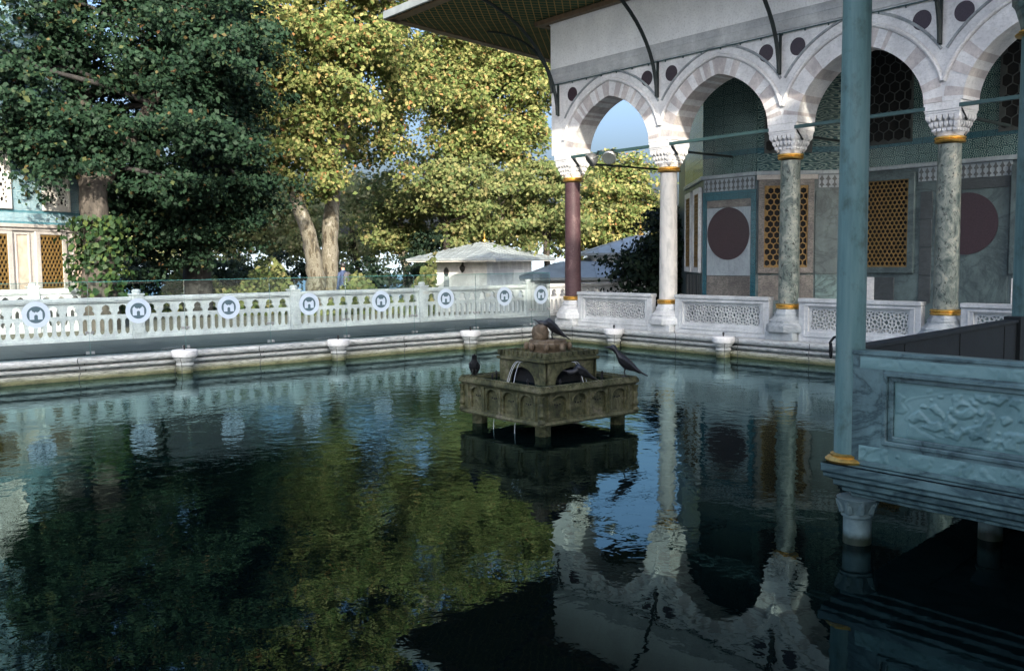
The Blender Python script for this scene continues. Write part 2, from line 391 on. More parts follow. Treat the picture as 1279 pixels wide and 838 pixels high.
def copy_tree(o, parent=None, loc=None, label=None, rotz=None):
    c = o.copy(); COL.objects.link(c); c.parent = parent
    if loc is not None: c.location = loc
    if rotz is not None: c.rotation_euler.z = rotz
    if label: c['label'] = label
    for ch in children(o): copy_tree(ch, c)
    return c
def frame(o, u, n, vdir=Vector((0, 0, 1))):
    o = Vector(o); u = Vector(u).normalized(); n = Vector(n).normalized(); v = Vector(vdir)
    return lambda a, b, c: o+u*a+v*b+n*c
FX = lambda y: frame((0, y, 0), (1, 0, 0), (0, -1, 0))         # a wall along X that faces the pool
FY = lambda x: frame((x, 0, 0), (0, 1, 0), (1, 0, 0))          # a wall along Y that faces +X
def circle(cx, cy, r, n=32, ry=None): return [(cx+r*math.cos(2*PI*k/n), cy+(ry or r)*math.sin(2*PI*k/n)) for k in range(n)]
def rect(u0, u1, v0, v1): return [(u0, v0), (u1, v0), (u1, v1), (u0, v1)]

def voronoi_holes(pts, x0, x1, y0, y1, gap):
    # openings of a pierced screen: the cells round the points, drawn in by half a bar
    out = []; pts = np.array(pts)
    for i, p in enumerate(pts):
        if not (x0 < p[0] < x1 and y0 < p[1] < y1): continue
        poly = [np.array(q) for q in ((x0, y0), (x1, y0), (x1, y1), (x0, y1))]
        d = pts-p; dist = np.hypot(d[:, 0], d[:, 1]); near = np.argsort(dist)[1:26]
        for j in near:
            n = d[j]/dist[j]; lim = dist[j]/2-gap/2
            new = []
            for k in range(len(poly)):
                a, b = poly[k], poly[(k+1) % len(poly)]; da = (a-p)@n-lim; db = (b-p)@n-lim
                if da <= 0: new.append(a)
                if da*db < 0: new.append(a+(b-a)*da/(da-db))
            poly = new
            if len(poly) < 3: break
        if len(poly) >= 3:
            ar = abs(sum(poly[k][0]*poly[(k+1) % len(poly)][1]-poly[(k+1) % len(poly)][0]*poly[k][1] for k in range(len(poly))))/2
            cl = [poly[0]]
            for q in poly[1:]:
                if np.hypot(*(q-cl[-1])) > .002: cl.append(q)
            if np.hypot(*(cl[-1]-cl[0])) < .002: cl.pop()
            if len(cl) >= 3 and ar > 5e-5: out.append([tuple(q) for q in cl])
    return out
def hexpts(x0, x1, y0, y1, s):
    pts = []; j = -1; y = y0-s
    while y < y1+2*s:
        x = x0-s+(s/2 if j % 2 else 0)
        while x < x1+2*s: pts.append((x, y)); x += s
        y += s*.866; j += 1
    return pts
def starpts(x0, x1, y0, y1, s):
    # centres of a star pattern: an eight-rayed flower on a square lattice
    pts = []; nx = int((x1-x0)/s)+3; ny = int((y1-y0)/s)+3
    ox = (x0+x1)/2-(nx//2)*s; oy = (y0+y1)/2-(ny//2)*s+s/2
    for i in range(-1, nx+1):
        for j in range(-1, ny+1):
            cx = ox+i*s; cy = oy+j*s; pts.append((cx, cy))
            for k in range(8):
                a = PI*k/4+PI/8; pts.append((cx+.33*s*math.cos(a), cy+.33*s*math.sin(a)))
            pts.append((cx+s/2, cy+s/2))
    return pts

def sweep(mb, prof, path, closed=False):
    # profile (offset to the left of the path, z) swept along a level polyline with mitred corners
    path = [Vector((x, y, 0)) for x, y in path]; n = len(path); vs = []; fs = []; m = len(prof)
    for i, p in enumerate(path):
        def nrm(a, b): d = (b-a).normalized(); return Vector((-d.y, d.x, 0))
        ns = []
        if closed or i > 0: ns.append(nrm(path[i-1], p))
        if closed or i < n-1: ns.append(nrm(p, path[(i+1) % n]))
        q = sum(ns, Vector()).normalized(); k = 1/max(.3, q.dot(ns[0])); q = q*k
        for o, z in prof: vs.append((p.x+q.x*o, p.y+q.y*o, z))
    for i in range(n if closed else n-1):
        i2 = (i+1) % n
        for k in range(m-1): fs.append((i*m+k, i2*m+k, i2*m+k+1, i*m+k+1))
    if not closed: fs.append(tuple(range(m))); fs.append(tuple(range((n-1)*m, n*m))[::-1])
    return mb.add(vs, fs)

# ------------------------------------------------------------------ the setting: ground, water, paving
W = -.40
def height(x, y):
    d = -.78*x+.63*y
    def sm(a, b): t = np.clip((d-a)/(b-a), 0, 1); return t*t*(3-2*t)
    return -.03-1.1*sm(7, 18)-1.4*sm(18, 48)-36*sm(48, 260)
def ground():
    xs = [-9000, -4000, -2000, -1000, -500, -300, -200]+list(range(-160, -10, 5))+[-9, -7, -5, -3.3, 18.6]+[24, 34, 60, 120, 400, 2000, 9000]
    ys = [-9000, -3000, -1000, -400, -150, -80, -45, -30, -22, -17.3, -9, .2, 6, 12]+list(range(17, 170, 5))+[200, 300, 500, 1000, 3000, 9000]
    vs = []; fs = []; ny = len(ys)
    for x in xs:
        for y in ys: vs.append((x, y, float(height(x, y))))
    for i in range(len(xs)-1):
        for j in range(ny-1):
            if xs[i] >= -3.3 and xs[i+1] <= 18.6 and ys[j] >= -17.3 and ys[j+1] <= .2: continue
            fs.append((i*ny+j, (i+1)*ny+j, (i+1)*ny+j+1, i*ny+j+1))
    structure(MB().add(vs, fs).build('ground', 'garden_ground', ang=60))
ground()
structure(MB().add([(-9000, -9000, -34), (9000, -9000, -34), (9000, 9000, -34), (-9000, 9000, -34)], [(0, 1, 2, 3)]).build('sea', 'sea_water'))
def hills():
    vs = []; fs = []; N = 90
    for k in range(N):
        a = YAW+R(-60)+R(120)*k/(N-1); d = Vector((-math.sin(a), math.cos(a)))
        h = 118+14*math.sin(k*.21)+9*math.sin(k*.53+1)+4*math.sin(k*1.7)
        for r, z in ((2600, -40), (2900, h*.5-34), (3400, h-34), (4600, -40)): vs.append((CAM.x+d.x*r, CAM.y+d.y*r, z))
    for k in range(N-1):
        for j in range(3): fs.append((k*4+j, (k+1)*4+j, (k+1)*4+j+1, k*4+j+1))
    structure(MB().add(vs, fs).build('hills', 'hill_haze', ang=60))
hills()
PX0, PX1, PY0, PY1 = .02, 17.7, -16.5, -.45
structure(MB().add([(PX0-.2, PY0-.2, W), (PX1+.2, PY0-.2, W), (PX1+.2, PY1+.2, W), (PX0-.2, PY1+.2, W)], [(0, 1, 2, 3)]).build('pool_water', 'pool_water', smooth=False))
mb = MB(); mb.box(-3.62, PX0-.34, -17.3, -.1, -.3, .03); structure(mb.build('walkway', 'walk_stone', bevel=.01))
mb = MB(); mb.box(PX0-.33, 18.6, PY1+.352, 12.5, -.3, .006); structure(mb.build('portico_floor', 'marble_grey'))
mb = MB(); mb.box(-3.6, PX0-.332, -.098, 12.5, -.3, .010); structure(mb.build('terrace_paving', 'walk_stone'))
mb = MB(); mb.box(PX0-.33, 24, -48, PY0-.352, -.3, .006); mb.box(PX1+.352, 18.6, PY0-.35, PY1+.35, -.3, .004); structure(mb.build('near_paving', 'marble_white'))  # stretched out of view and kept white to bounce sun onto the facade
# the moulded marble kerb round the basin
KP = [(-.10, -1.2), (-.10, -.31), (-.07, -.30), (-.07, -.265), (.06, -.26), (.06, -.215), (-.075, -.205), (-.085, -.15), (.04, -.145), (.04, -.115), (-.10, -.105), (-.12, -.075), (-.12, -.02), (-.105, .0), (.345, .0), (.345, -.3)]
mb = MB(); sweep(mb, KP, [(PX0, PY0), (PX1, PY0), (PX1, PY1), (PX0, PY1)][::-1], True)
tag(mb.build('pool_kerb', 'kerb_marble', bevel=.006), 'moulded white marble kerb with a green waterline round the pool', 'kerb')

# spout pedestals along the kerb
def pedestal():
    t = thing('spout_pedestal', 'small round marble pedestal', 'pedestal', (0, 0, 0), 'marble spout pedestals along the pool kerb')
    mb = MB(); mb.lathe([(.145, -1.0), (.145, -.27), (.165, -.25), (.165, -.215), (.15, -.20), (.17, -.17), (.205, -.12), (.205, -.10), (.225, -.085), (.24, -.05), (.24, .02), (.225, .04), (.12, .045)], 36)
    mb.build('shaft', 'kerb_marble', t, world=False)
    mb = MB(); mb.lathe([(.228, -.086), (.243, -.05), (.243, .022), (.226, .043), (.12, .048)], 36); mb.build('cap', 'marble_white', t, world=False)
    mb = MB(); mb.lathe([(.016, .04), (.016, .09), (.024, .092), (.024, .115), (.008, .135)], 10); mb.build('nozzle', 'black_iron', t, world=False)
    return t
ped = pedestal()
for i, (x, y, lb) in enumerate([(.27, -10.35, 'round marble spout pedestal at the kerb, leftmost one in view'), (.27, -7.05, 'round marble spout pedestal, second from left along the kerb'),
        (.27, -3.55, 'round marble spout pedestal on the kerb left of the fountain birds'), (.24, -1.15, 'round marble spout pedestal in the far corner of the pool'),
        (2.25, -.74, 'shaded round marble spout pedestal below the first pierced marble screen'), (5.5, -.72, 'shaded round marble spout pedestal below the pierced screen beside the blotchy green column')]):
    if i == 0: ped.location = (x, y, 0); ped['label'] = lb
    else: copy_tree(ped, None, (x, y, 0), lb)

# ------------------------------------------------------------------ left marble balustrade
def balustrade_panel_2d(L, top=.83, arches=10):
    holes = []; p = L/arches
    for i in range(arches):
        c = (i+.5)*p; wv = p*.34
        pts = [(c-wv, .56), (c+wv, .56), (c+wv, .60), (c+wv*.62, .655)]
        pts += [(c+wv*.62+.012, .67), (c+wv*.72, .70), (c+wv*.66, .735), (c+wv*.36, .765), (c+wv*.16, .775), (c, .79)]
        left = [(2*c-x, y) for x, y in pts[3:-1]][::-1]
        pts += left+[(c-wv, .60)]
        holes.append(pts)
        for k in (-.25, .25):
            q = c+k*p; a = p*.145
            holes.append([(q-a*.6, .14), (q, .125), (q+a*.6, .14), (q+a, .19), (q+a, .42), (q+a*.6, .465), (q, .48), (q-a*.6, .465), (q-a, .42), (q-a, .19)])
    return holes
def fence(name, label, X, ys, z0=0., h=1.0, cat='balustrade', mat='fence_marble'):
    t = thing(name, label, cat, (X, ys[0], z0))
    fr0 = FY(X)
    fr = lambda u, v, n: fr0(u, z0+v*h, n)
    for a, b in zip(ys[1:], ys[:-1]):
        a2, b2 = a+.13, b-.13; L = b2-a2
        hs = [[(u+a2, v) for u, v in hp] for hp in balustrade_panel_2d(L, arches=max(2, round(L/.345)))]
        mb = MB(); mb.plate(rect(a2, b2, .03, .86), hs, fr, -.03, .03); pn = mb.build('panel', mat, t)
        mb = MB(); mb.obox(fr, a2-.004, b2+.004, .855, .945, -.085, .085); mb.obox(fr, a2-.003, b2+.003, .825, .857, -.068, .068); mb.build('handrail', mat, t, bevel=.012)
        mb = MB(); mb.obox(fr, a2-.002, b2+.002, -.02, .075, -.08, .08); mb.build('plinth', mat, t, bevel=.01)
    for y in ys:
        mb = MB(); mb.obox(fr, y-.13, y+.13, -.02, .98, -.12, .12)
        mb.obox(fr, y-.075, y+.075, .12, .86, .11, .135)
        mb.obox(fr, y-.15, y+.15, .975, 1.01, -.14, .14)
        c = fr(y, 1.005, 0); mb.lathe([(.09, 0), (.085, .015), (.10, .05), (.09, .085), (.06, .10)], 8, c, PI/8)
        mb.build('post', mat, t, bevel=.008)
    return t
FXX = -3.46
fence('marble_balustrade', 'long pierced white marble balustrade with posts behind the glass fence', FXX, [5.14, 1.34, -2.46, -6.26, -10.07, -13.87, -17.6], .02)
fence('marble_balustrade', 'far white marble balustrade in front of the left tiled kiosk', -7.9, [-9.95, -11.25, -13.2, -15.2], -.03, 1.17)

# ------------------------------------------------------------------ glass fence with round stickers
def pane(L):
    t = thing('glass_pane', 'clear glass pane', 'glass pane', (0, 0, 0), 'glass panes of the fence along the pool')
    mb = MB(); mb.box(-.006, .006, -L/2+.006, L/2-.006, .005, 1.365); mb.build('glass', 'glass', t, smooth=False, world=False)
    mb = MB(); mb.box(-.0075, .0075, -L/2+.006, L/2-.006, 1.3655, 1.375); mb.box(-.0075, .0075, L/2-.0055, L/2-.002, .005, 1.3645); mb.build('edge', 'glass_edge', t, smooth=False, world=False)
    for s_ in (-1, 1):
        for z in (.05, .42):
            mb = MB(); mb.box(-.02, .02, s_*(L/2-.045)-.03, s_*(L/2-.045)+.03, z, z+.05); mb.build('clamp', 'chrome', t, bevel=.004, world=False)
    fr = frame((0, 0, .81), (0, 1, 0), (1, 0, 0))
    mb = MB(); mb.plate(circle(0, 0, .235, 48), [circle(0, 0, .150, 40)], fr, .0075, .0105); st = mb.build('sticker', 'sticker_white', t, smooth=False, world=False)
    mb = MB(); mb.plate(circle(0, 0, .149, 40), [], fr, .0075, .0100); mb.build('disc', 'sticker_dark', st, smooth=False, world=False)
    gate = [(-.105, -.085), (-.03, -.085), (-.03, -.02), (-.015, .0), (.015, .0), (.03, -.02), (.03, -.085), (.105, -.085), (.105, .045), (.075, .085), (.045, .045),
            (.045, .05), (.03, .05), (.03, .038), (.012, .038), (.012, .05), (-.012, .05), (-.012, .038), (-.03, .038), (-.03, .05), (-.045, .05), (-.045, .045), (-.075, .085), (-.105, .045)]
    mb = MB(); mb.plate(gate, [], fr, .0103, .0125); mb.build('emblem', 'sticker_white', st, smooth=False, world=False)
    return t
pn = pane(1.7623)
ordw = ['second', 'third', 'fourth', 'fifth', 'sixth', 'seventh', 'eighth', 'ninth']
for i in range(7):
    loc = (-.03, -2.277-1.7623*i, .0); lb = '%s glass pane from the purple column, round gate sticker on it' % ordw[i]
    if i == 0: pn.location = loc; pn['label'] = lb
    else: copy_tree(pn, None, loc, lb)
p0 = pane(.60); p0.location = (-.03, -1.085, 0); p0['label'] = 'narrow glass pane with gate sticker next to the purple column'

# ------------------------------------------------------------------ arcade
B = 3.303; ZS = 4.40; YF = -.30; YB = .30
arc = thing('arcade', 'white marble portico of pointed arches on coloured columns with a deep eave', 'portico', (0, 0, 0))
def arch_curve(c, half, rise, n=28, off=0.):
    pts = []
    for k in range(n+1):
        s = -1+2*k/n; x = math.sin(s*PI/2)
        z = .82*rise*math.sqrt(max(0, 1-x*x))+.18*rise*(1-abs(x)); pts.append(Vector((x*half, z)))
    if off:
        q = []
        for k, p in enumerate(pts):
            t = (pts[min(k+1, n)]-pts[max(k-1, 0)]).normalized(); nn = Vector((-t.y, t.x))
            if k == 0: nn = Vector((-1, 0))
            if k == n: nn = Vector((1, 0))
            if k == n//2: nn = Vector((0, 1.03))
            q.append(p+nn*off)
        pts = q
    return [(c+p.x, ZS+p.y) for p in pts]
HALF, RISE = 1.30, 1.25
fr = FX(0)
XL, XR = -.47, 4*B+.5
def upto(pts, lo, hi): return [p for p in pts if lo-1e-6 <= p[0] <= hi+1e-6]
# spandrel wall: outline runs over the voussoirs of the four arches
out = [(XL, 6.22), (XL, ZS)]
for i in range(4):
    c = (i+.5)*B; out += [(max(c-B/2+.004, x), z) for x, z in arch_curve(c, HALF, RISE, 28, .34)]
out += [(XR, ZS), (XR, 6.22)]
mb = MB(); mb.plate(out, [], fr, .0+YF, -YF); mb.build('spandrel_wall', 'marble_white', arc)
for i in range(4):
    c = (i+.5)*B; a = arch_curve(c, HALF, RISE, 52); b = arch_curve(c, HALF, RISE, 52, .339)
    mb = MB()
    ks = [0]
    while ks[-1] < 52: ks.append(min(52, ks[-1]+random.choice((1, 2, 2, 3))))
    for kk, (k, k2) in enumerate(zip(ks, ks[1:])):
        mb.m = kk % 2 if random.random() < .85 else 0
        j = random.uniform(-.006, .006)
        quad = a[k:k2+1]+b[k:k2+1][::-1]
        quad = [(min(max(x, c-B/2+.002), c+B/2-.002), z) for x, z in quad]
        mb.plate(quad, [], fr, YF-.006+j*.3, .31+j)
    mb.build('voussoir_ring', ['marble_white', 'marble_pink'], arc, bevel=0)
    for off, rd, yy in ((.39, .045, -.32), (.60, .028, -.305)):
        cv = arch_curve(c, HALF, RISE, 40, off); cv = [p for p in cv if abs(p[0]-c) < B/2-.01]
        mb = MB(); mb.tube([(x, yy, z) for x, z in cv], rd, 8); mb.build('arch_moulding', 'marble_grey' if off > .5 else 'marble_white', arc)
for i in range(5):
    for s_ in (-1, 1):
        if i == 4 and s_ == 1: continue
        x = i*B-.04+s_*.375
        if i == 0 and s_ == -1: continue
        mb = MB(); mb.plate(circle(x, 5.87, .175, 40), [], fr, .295, .306); mb.build('spandrel_disc', 'porphyry', arc)
# string courses and upper wall
mb = MB(); prof = [(YB, 6.2), (-.31, 6.2), (-.31, 6.225), (-.335, 6.24), (-.335, 6.30), (-.36, 6.34), (-.36, 6.42), (-.33, 6.44), (-.33, 6.56), (-.315, 6.60), (YB, 6.60)]
mb2 = MB(); pts = [(XL-.03, y, z) for y, z in prof]+[(XR, y, z) for y, z in prof]; n_ = len(prof)
mb2.add(pts, [(k, (k+1) % n_, n_+(k+1) % n_, n_+k) for k in range(n_)]+[tuple(range(n_)), tuple(range(n_, 2*n_))[::-1]]); mb2.build('cornice', 'fence_marble', arc)
mb = MB(); mb.box(XL-.02, XR, -.345, -.318, 6.175, 6.198)
for k in range(26):
    x = XL+.3+k*.52; mb.box(x, x+.02, -.34, -.318, 6.14, 6.176)
mb.build('iron_rail', 'iron_teal', arc)
mb = MB(); mb.box(XL-.01, XR, -.312, .3, 6.601, 7.70); mb.add([(XL-.01, -.312, 7.70), (XR, -.312, 7.70), (XR, -.42, 7.86), (XL-.12, -.42, 7.86), (XL-.01, .3, 7.7), (XR, .3, 7.7), (XR, .3, 7.86), (XL-.12, .3, 7.86)], [(0, 1, 2, 3), (4, 7, 6, 5), (0, 3, 7, 4), (1, 5, 6, 2)])
mb.build('upper_wall', 'plaster_white', arc)
# side wall of the portico's left end
mb = MB(); mb.box(XL, XL+.55, .301, 4.6, 6.25, 7.8); mb.build('end_wall', 'plaster_white', arc)
# eave: outer edge level, soffit rising towards the wall
EO = [(-3.74, -3.28, 8.10), (16.0, -3.62, 8.10)]; EL = (-5.95, 7.5, 8.10)
ins = [(-.60, -.42, 7.83), (16.0, -.42, 7.83)]; INL = (-.70, 9.0, 7.83)
mb = MB(); mb.add([EO[0], EO[1], ins[1], ins[0], EL, INL], [(0, 1, 2, 3), (4, 0, 3, 5)]); mb.build('soffit', 'soffit_lattice', arc, smooth=False)
def board(pts, wdt, h, mat, nm, lift=0):
    mb = MB()
    a, b = Vector(pts[0]), Vector(pts[1]); t = (b-a).normalized(); s_ = Vector((t.y, -t.x, 0))
    c = [a, b]; vs = []
    for p in c:
        for q in (0, 1):
            for z in (0, 1): vs.append(p+s_*(q*wdt)+Vector((0, 0, z*h+lift)))
    mb.add(vs, [(0, 1, 3, 2), (4, 6, 7, 5), (0, 4, 5, 1), (2, 3, 7, 6), (0, 2, 6, 4), (1, 5, 7, 3)]); mb.build(nm, mat, arc, bevel=.01)
board([EO[0], EO[1]], .07, .20, 'lead_roof', 'fascia', -.02); board([EL, EO[0]], .07, .20, 'lead_roof', 'fascia', -.02)
board([(EO[0][0]+.12, EO[0][1]+.32, 8.08), (16, EO[1][1]+.32, 8.08)], .28, .035, 'brown_wood', 'edge_board', -.03)
board([(EL[0]+.32, EL[1], 8.08), (EO[0][0]+.32, EO[0][1]+.05, 8.08)], .28, .035, 'brown_wood', 'edge_board', -.03)
mb = MB(); mb.box(XL-.3, 16, -.62, -.423, 7.70, 7.82); mb.box(XL-.36, XL-.14, -.42, 8.6, 7.72, 7.82); mb.build('wall_board', 'brown_wood', arc, bevel=.015)
mb = MB(); mb.add([(-3.80, -3.34, 8.28), (16, -3.68, 8.28), (16, 3, 9.9), (2.0, 3, 9.9), (-6.0, 7.6, 8.28), (1.5, 11, 9.9), (16, 11, 9.9)], [(0, 1, 2, 3), (4, 0, 3, 5), (3, 2, 6, 5)]); mb.build('roof', 'lead_roof', arc)
# ceiling of the portico
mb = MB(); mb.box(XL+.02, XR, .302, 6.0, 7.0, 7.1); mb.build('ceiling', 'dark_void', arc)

# columns
def column(i, smat):
    c = (i*B, 0)
    o = (c[0], c[1], 0)
    mb = MB(); mb.lathe([(.212, .74), (.21, 1.2), (.205, 2.2), (.195, 3.68)], 40, o); cn = mb.build('column', smat, arc)
    mb = MB(); g = .34
    mb.box(c[0]-g, c[0]+g, -g, g, .0, .17)
    mb.lathe([(.46, .17), (.46, .30), (.40, .36), (.41, .40), (.36, .44), (.30, .50), (.31, .54), (.27, .60), (.255, .645)], 8, o, PI/8)
    mb.build('base', 'fence_marble' if i < 2 else 'marble_grey', cn, bevel=.012)
    for z in (.64, 3.70):
        mb = MB(); mb.lathe([(.20, z), (.245, z+.005), (.262, z+.03), (.25, z+.05), (.238, z+.058), (.262, z+.075), (.262, z+.095), (.235, z+.11), (.2, z+.112)], 40, o); mb.build('ring', 'gold', cn)
    # stalactite capital: stacked tiers of little niches under a moulded block
    mb = MB(); cap = 'marble_white'
    mb.lathe([(.215, 3.81), (.225, 3.86), (.24, 3.88)], 32, o)
    for tier, (z0, z1, h0, h1, m) in enumerate([(3.86, 3.95, .20, .235, 5), (3.94, 4.06, .225, .27, 6), (4.05, 4.17, .255, .315, 6)]):
        mb.box(c[0]-h0+.03, c[0]+h0-.03, -h0+.03, h0-.03, z0, z1)
        for side in range(4):
            for k in range(m):
                u = -h1+(k+.5)*2*h1/m; wv = h1/m*.8
                ca, sa = math.cos(side*PI/2), math.sin(side*PI/2)
                def T(a, d, z): return (c[0]+a*ca-d*sa, a*sa+d*ca, z)
                mb.add([T(u-wv, h0-.04, z0+.02), T(u+wv, h0-.04, z0+.02), T(u, h0-.02, z0-.03), T(u-wv, h1, z1), T(u+wv, h1, z1), T(u-wv, h1, z1-.05), T(u+wv, h1, z1-.05), T(u, h1-.02, z0+.02), T(u-wv, h0-.05, z1), T(u+wv, h0-.05, z1)],
                       [(5, 6, 4, 3), (5, 7, 6), (0, 2, 7, 5), (2, 1, 6, 7), (0, 5, 3, 8), (1, 9, 4, 6)])
    for z0, z1, h in ((4.17, 4.21, .31), (4.21, 4.25, .32), (4.25, 4.39, .332)): mb.box(c[0]-h, c[0]+h, -h+.0, h, z0, z1)
    mb.build('capital', cap, cn, bevel=.006)
    return cn
for i, sm in enumerate(['porphyry_column', 'grey_column', 'serpentine', 'serpentine', 'grey_column']): column(i, sm)
# iron ties
for i in range(4):
    mb = MB(); mb.box(i*B+.30, (i+1)*B-.30, -.335, -.27, 4.265, 4.335); mb.build('tie_rod', 'iron_teal', arc, bevel=.005)
for i in range(5):
    mb = MB(); mb.tube([(i*B+.05, .33, 4.20), (i*B-.02, 2.35 if i not in (0,) else 4.2, 4.20)], .035, 4); mb.build('tie_rod', 'iron_dark', arc)
    mb = MB(); mb.tube([(i*B+.31, -.30, 4.28), (i*B+.31, -.05, 4.07)], .022, 6); mb.build('tie_bracket', 'iron_dark', arc)
# curved eave braces
def brace(p0, dy, dx, h):
    pts = []
    for k in range(15):
        t = k/14*R(72); pts.append((p0[0]+dx*(1-math.cos(t))/(1-math.cos(R(72))), p0[1]+dy*(1-math.cos(t))/(1-math.cos(R(72))), p0[2]+h*math.sin(t)/math.sin(R(72))))
    return pts
for i in range(5):
    x = i*B-.06 if i else -.18
    mb = MB(); mb.tube(brace((x, -.36, 5.40), -2.35, -.05, 2.55), .042, 6, True, .7); mb.box(x-.02, x+.02, -.35, -.3, 5.38, 6.2); mb.build('brace', 'iron_dark', arc)
mb = MB(); mb.tube(brace((-.42, -.34, 6.0), -.3, -2.3, 1.95), .036, 6, True, .7); mb.build('brace', 'iron_dark', arc)
# pierced screens between the columns
def screen(i):
    x0, x1 = i*B+.36, (i+1)*B-.36; L = x1-x0
    f2 = FX(-.10)
    u0, u1, v0, v1 = x0+.27, x1-.27, .26, .66
    hs = voronoi_holes(starpts(u0, u1, v0, v1, .235), u0, u1, v0, v1, .017)
    mb = MB(); mb.plate(rect(x0, x1, .0, .80), [rect(u0-.05, u1+.05, v0-.05, v1+.05)], f2, -.07, .07)
    mb.obox(f2, x0-.002, x1+.002, .80, .875, -.10, .10)
    mb.plate(rect(x0+.12, x1-.12, .10, .76), [rect(x0+.15, x1-.15, .13, .73)], f2, .069, .085)
    sc = mb.build('parapet', 'fence_marble', arc, bevel=.006)
    mb = MB(); mb.plate(rect(u0-.052, u1+.052, v0-.052, v1+.052), hs, f2, -.02, .025); mb.build('lattice', 'fence_marble', sc, smooth=False)
for i in range(4): screen(i)

# floodlights hung on the tie rod of the first arch
fl = thing('floodlight', 'left grey floodlight on the iron tie of the first arch', 'floodlight', (1.42, -.34, 4.30), 'floodlights on the tie rod')
for k, (x, rot, lb) in enumerate(((1.32, .5, 'larger grey floodlight on the iron tie of the first arch, tilted down left'), (1.80, -.5, 'smaller grey floodlight on the same iron tie, turned to the right'))):
    t = fl if k == 0 else thing('floodlight', lb, 'floodlight', (x, -.34, 4.30), 'floodlights on the tie rod')
    t['label'] = lb; t.location = (x, -.34, 4.30)
    d = Vector((-.35 if k == 0 else .45, -.7, -.55)).normalized(); a = Vector((x, -.40, 4.24)); c = a+d*.16
    mb = MB(); mb.tube([c-d*.14, c-d*.10, c-d*.02, c+d*.06, c+d*.075], [.06, .12, .16, .175, .16], 20); mb.build('housing', 'chrome', t)
    mb = MB(); mb.tube([c+d*.077, c+d*.085], [.155, .15], 20); mb.build('lens', 'lattice_grey', t)
    mb = MB(); sd_ = d.cross(Vector((0, 0, 1))).normalized(); mb.tube([c+sd_*.18, c+sd_*.19-d*.12, Vector((x, -.345, 4.32)), c-sd_*.19-d*.12, c-sd_*.18], .014, 6); mb.box(x-.04, x+.04, -.36, -.25, 4.335, 4.36); mb.build('bracket', 'iron_dark', t)

# ------------------------------------------------------------------ tiled kiosk behind the portico
KP_ = [(-.4, 4.9), (2.3, 2.45), (3.95, 2.45), (5.4, 3.95), (15.5, 3.95)]
kio = thing('tiled_kiosk', 'shaded tiled kiosk with marble panels and gilt window grilles behind the arches', 'kiosk', (5, 6, 0))
def kframe(i):
    a = Vector((*KP_[i], 0)); b = Vector((*KP_[i+1], 0)); u = (b-a).normalized(); n = Vector((u.y, -u.x, 0)); return frame(a, u, n), (b-a).length
FR = [kframe(i) for i in range(4)]
core = KP_+[(15.5, 11), (-2.5, 11), (-2.5, 7.0)]
mb = MB(); vs = [(x, y, 0) for x, y in core]+[(x, y, 7.6) for x, y in core]; n_ = len(core)
mb.add(vs, [(k, (k+1) % n_, n_+(k+1) % n_, n_+k) for k in range(n_)]+[tuple(range(n_, 2*n_))]); mb.build('wall', 'wall_marble', kio, smooth=False)
def kpart(nm, i, u0, u1, v0, v1, n1, mat, parent=None, bevel=.006, n0=.003):
    mb = MB(); mb.obox(FR[i][0], u0, u1, v0, v1, n0, n1); return mb.build(nm, mat, parent or kio, bevel=bevel)
for i, L in enumerate([f[1] for f in FR]):
    # bands of tile from the frieze up
    kpart('tile_band', i, .0, L, 3.80, 4.22, .02, 'tile_teal', bevel=0); kpart('tile_border', i, 0, L, 4.225, 4.36, .024, 'tile_blue', bevel=0)
    kpart('tile_field', i, 0, L, 4.365, 7.55, .02, 'tile_teal' if i != 1 else 'tile_teal', bevel=0)
    kpart('string_course', i, -.02, L+.02, 3.70, 3.796, .07, 'slab_marble', bevel=.012)
def palmettes(i, u0, u1):
    kpart('frieze', i, u0, u1, 3.38, 3.69, .02, 'slab_marble', bevel=0)
    mb = MB(); n = max(1, int((u1-u0)/.135)); p = (u1-u0)/n
    for k in range(n):
        c = u0+(k+.5)*p; q = p*.42
        for zc, hh in ((3.595, .085), (3.455, .07)):
            mb.plate([(c-q*.25, zc-hh), (c+q*.25, zc-hh), (c+q*.3, zc-hh*.5), (c+q, zc-hh*.15), (c+q*.55, zc+hh*.25), (c, zc+hh), (c-q*.55, zc+hh*.25), (c-q, zc-hh*.15), (c-q*.3, zc-hh*.5)], [], FR[i][0], .018, .027)
    mb.build('palmette_inlay', 'frieze_ink', kio, smooth=False)
def grille(i, u0, u1, v0, v1, s, mat='gold_lattice', gap=.022):
    fr_ = FR[i][0]
    f = kpart('window', i, u0, u1, v0, v1, .006, 'dark_void', bevel=0, n0=.002)
    hs = voronoi_holes(hexpts(u0, u1, v0, v1, s), u0+.02, u1-.02, v0+.02, v1-.02, gap)
    mb = MB(); mb.plate(rect(u0, u1, v0, v1), hs, fr_, .035, .06); mb.build('grille', mat, f, smooth=False)
    mb = MB(); mb.plate(rect(u0-.14, u1+.14, v0-.14, v1+.14), [rect(u0, u1, v0, v1)], fr_, .003, .085)
    return f, mb
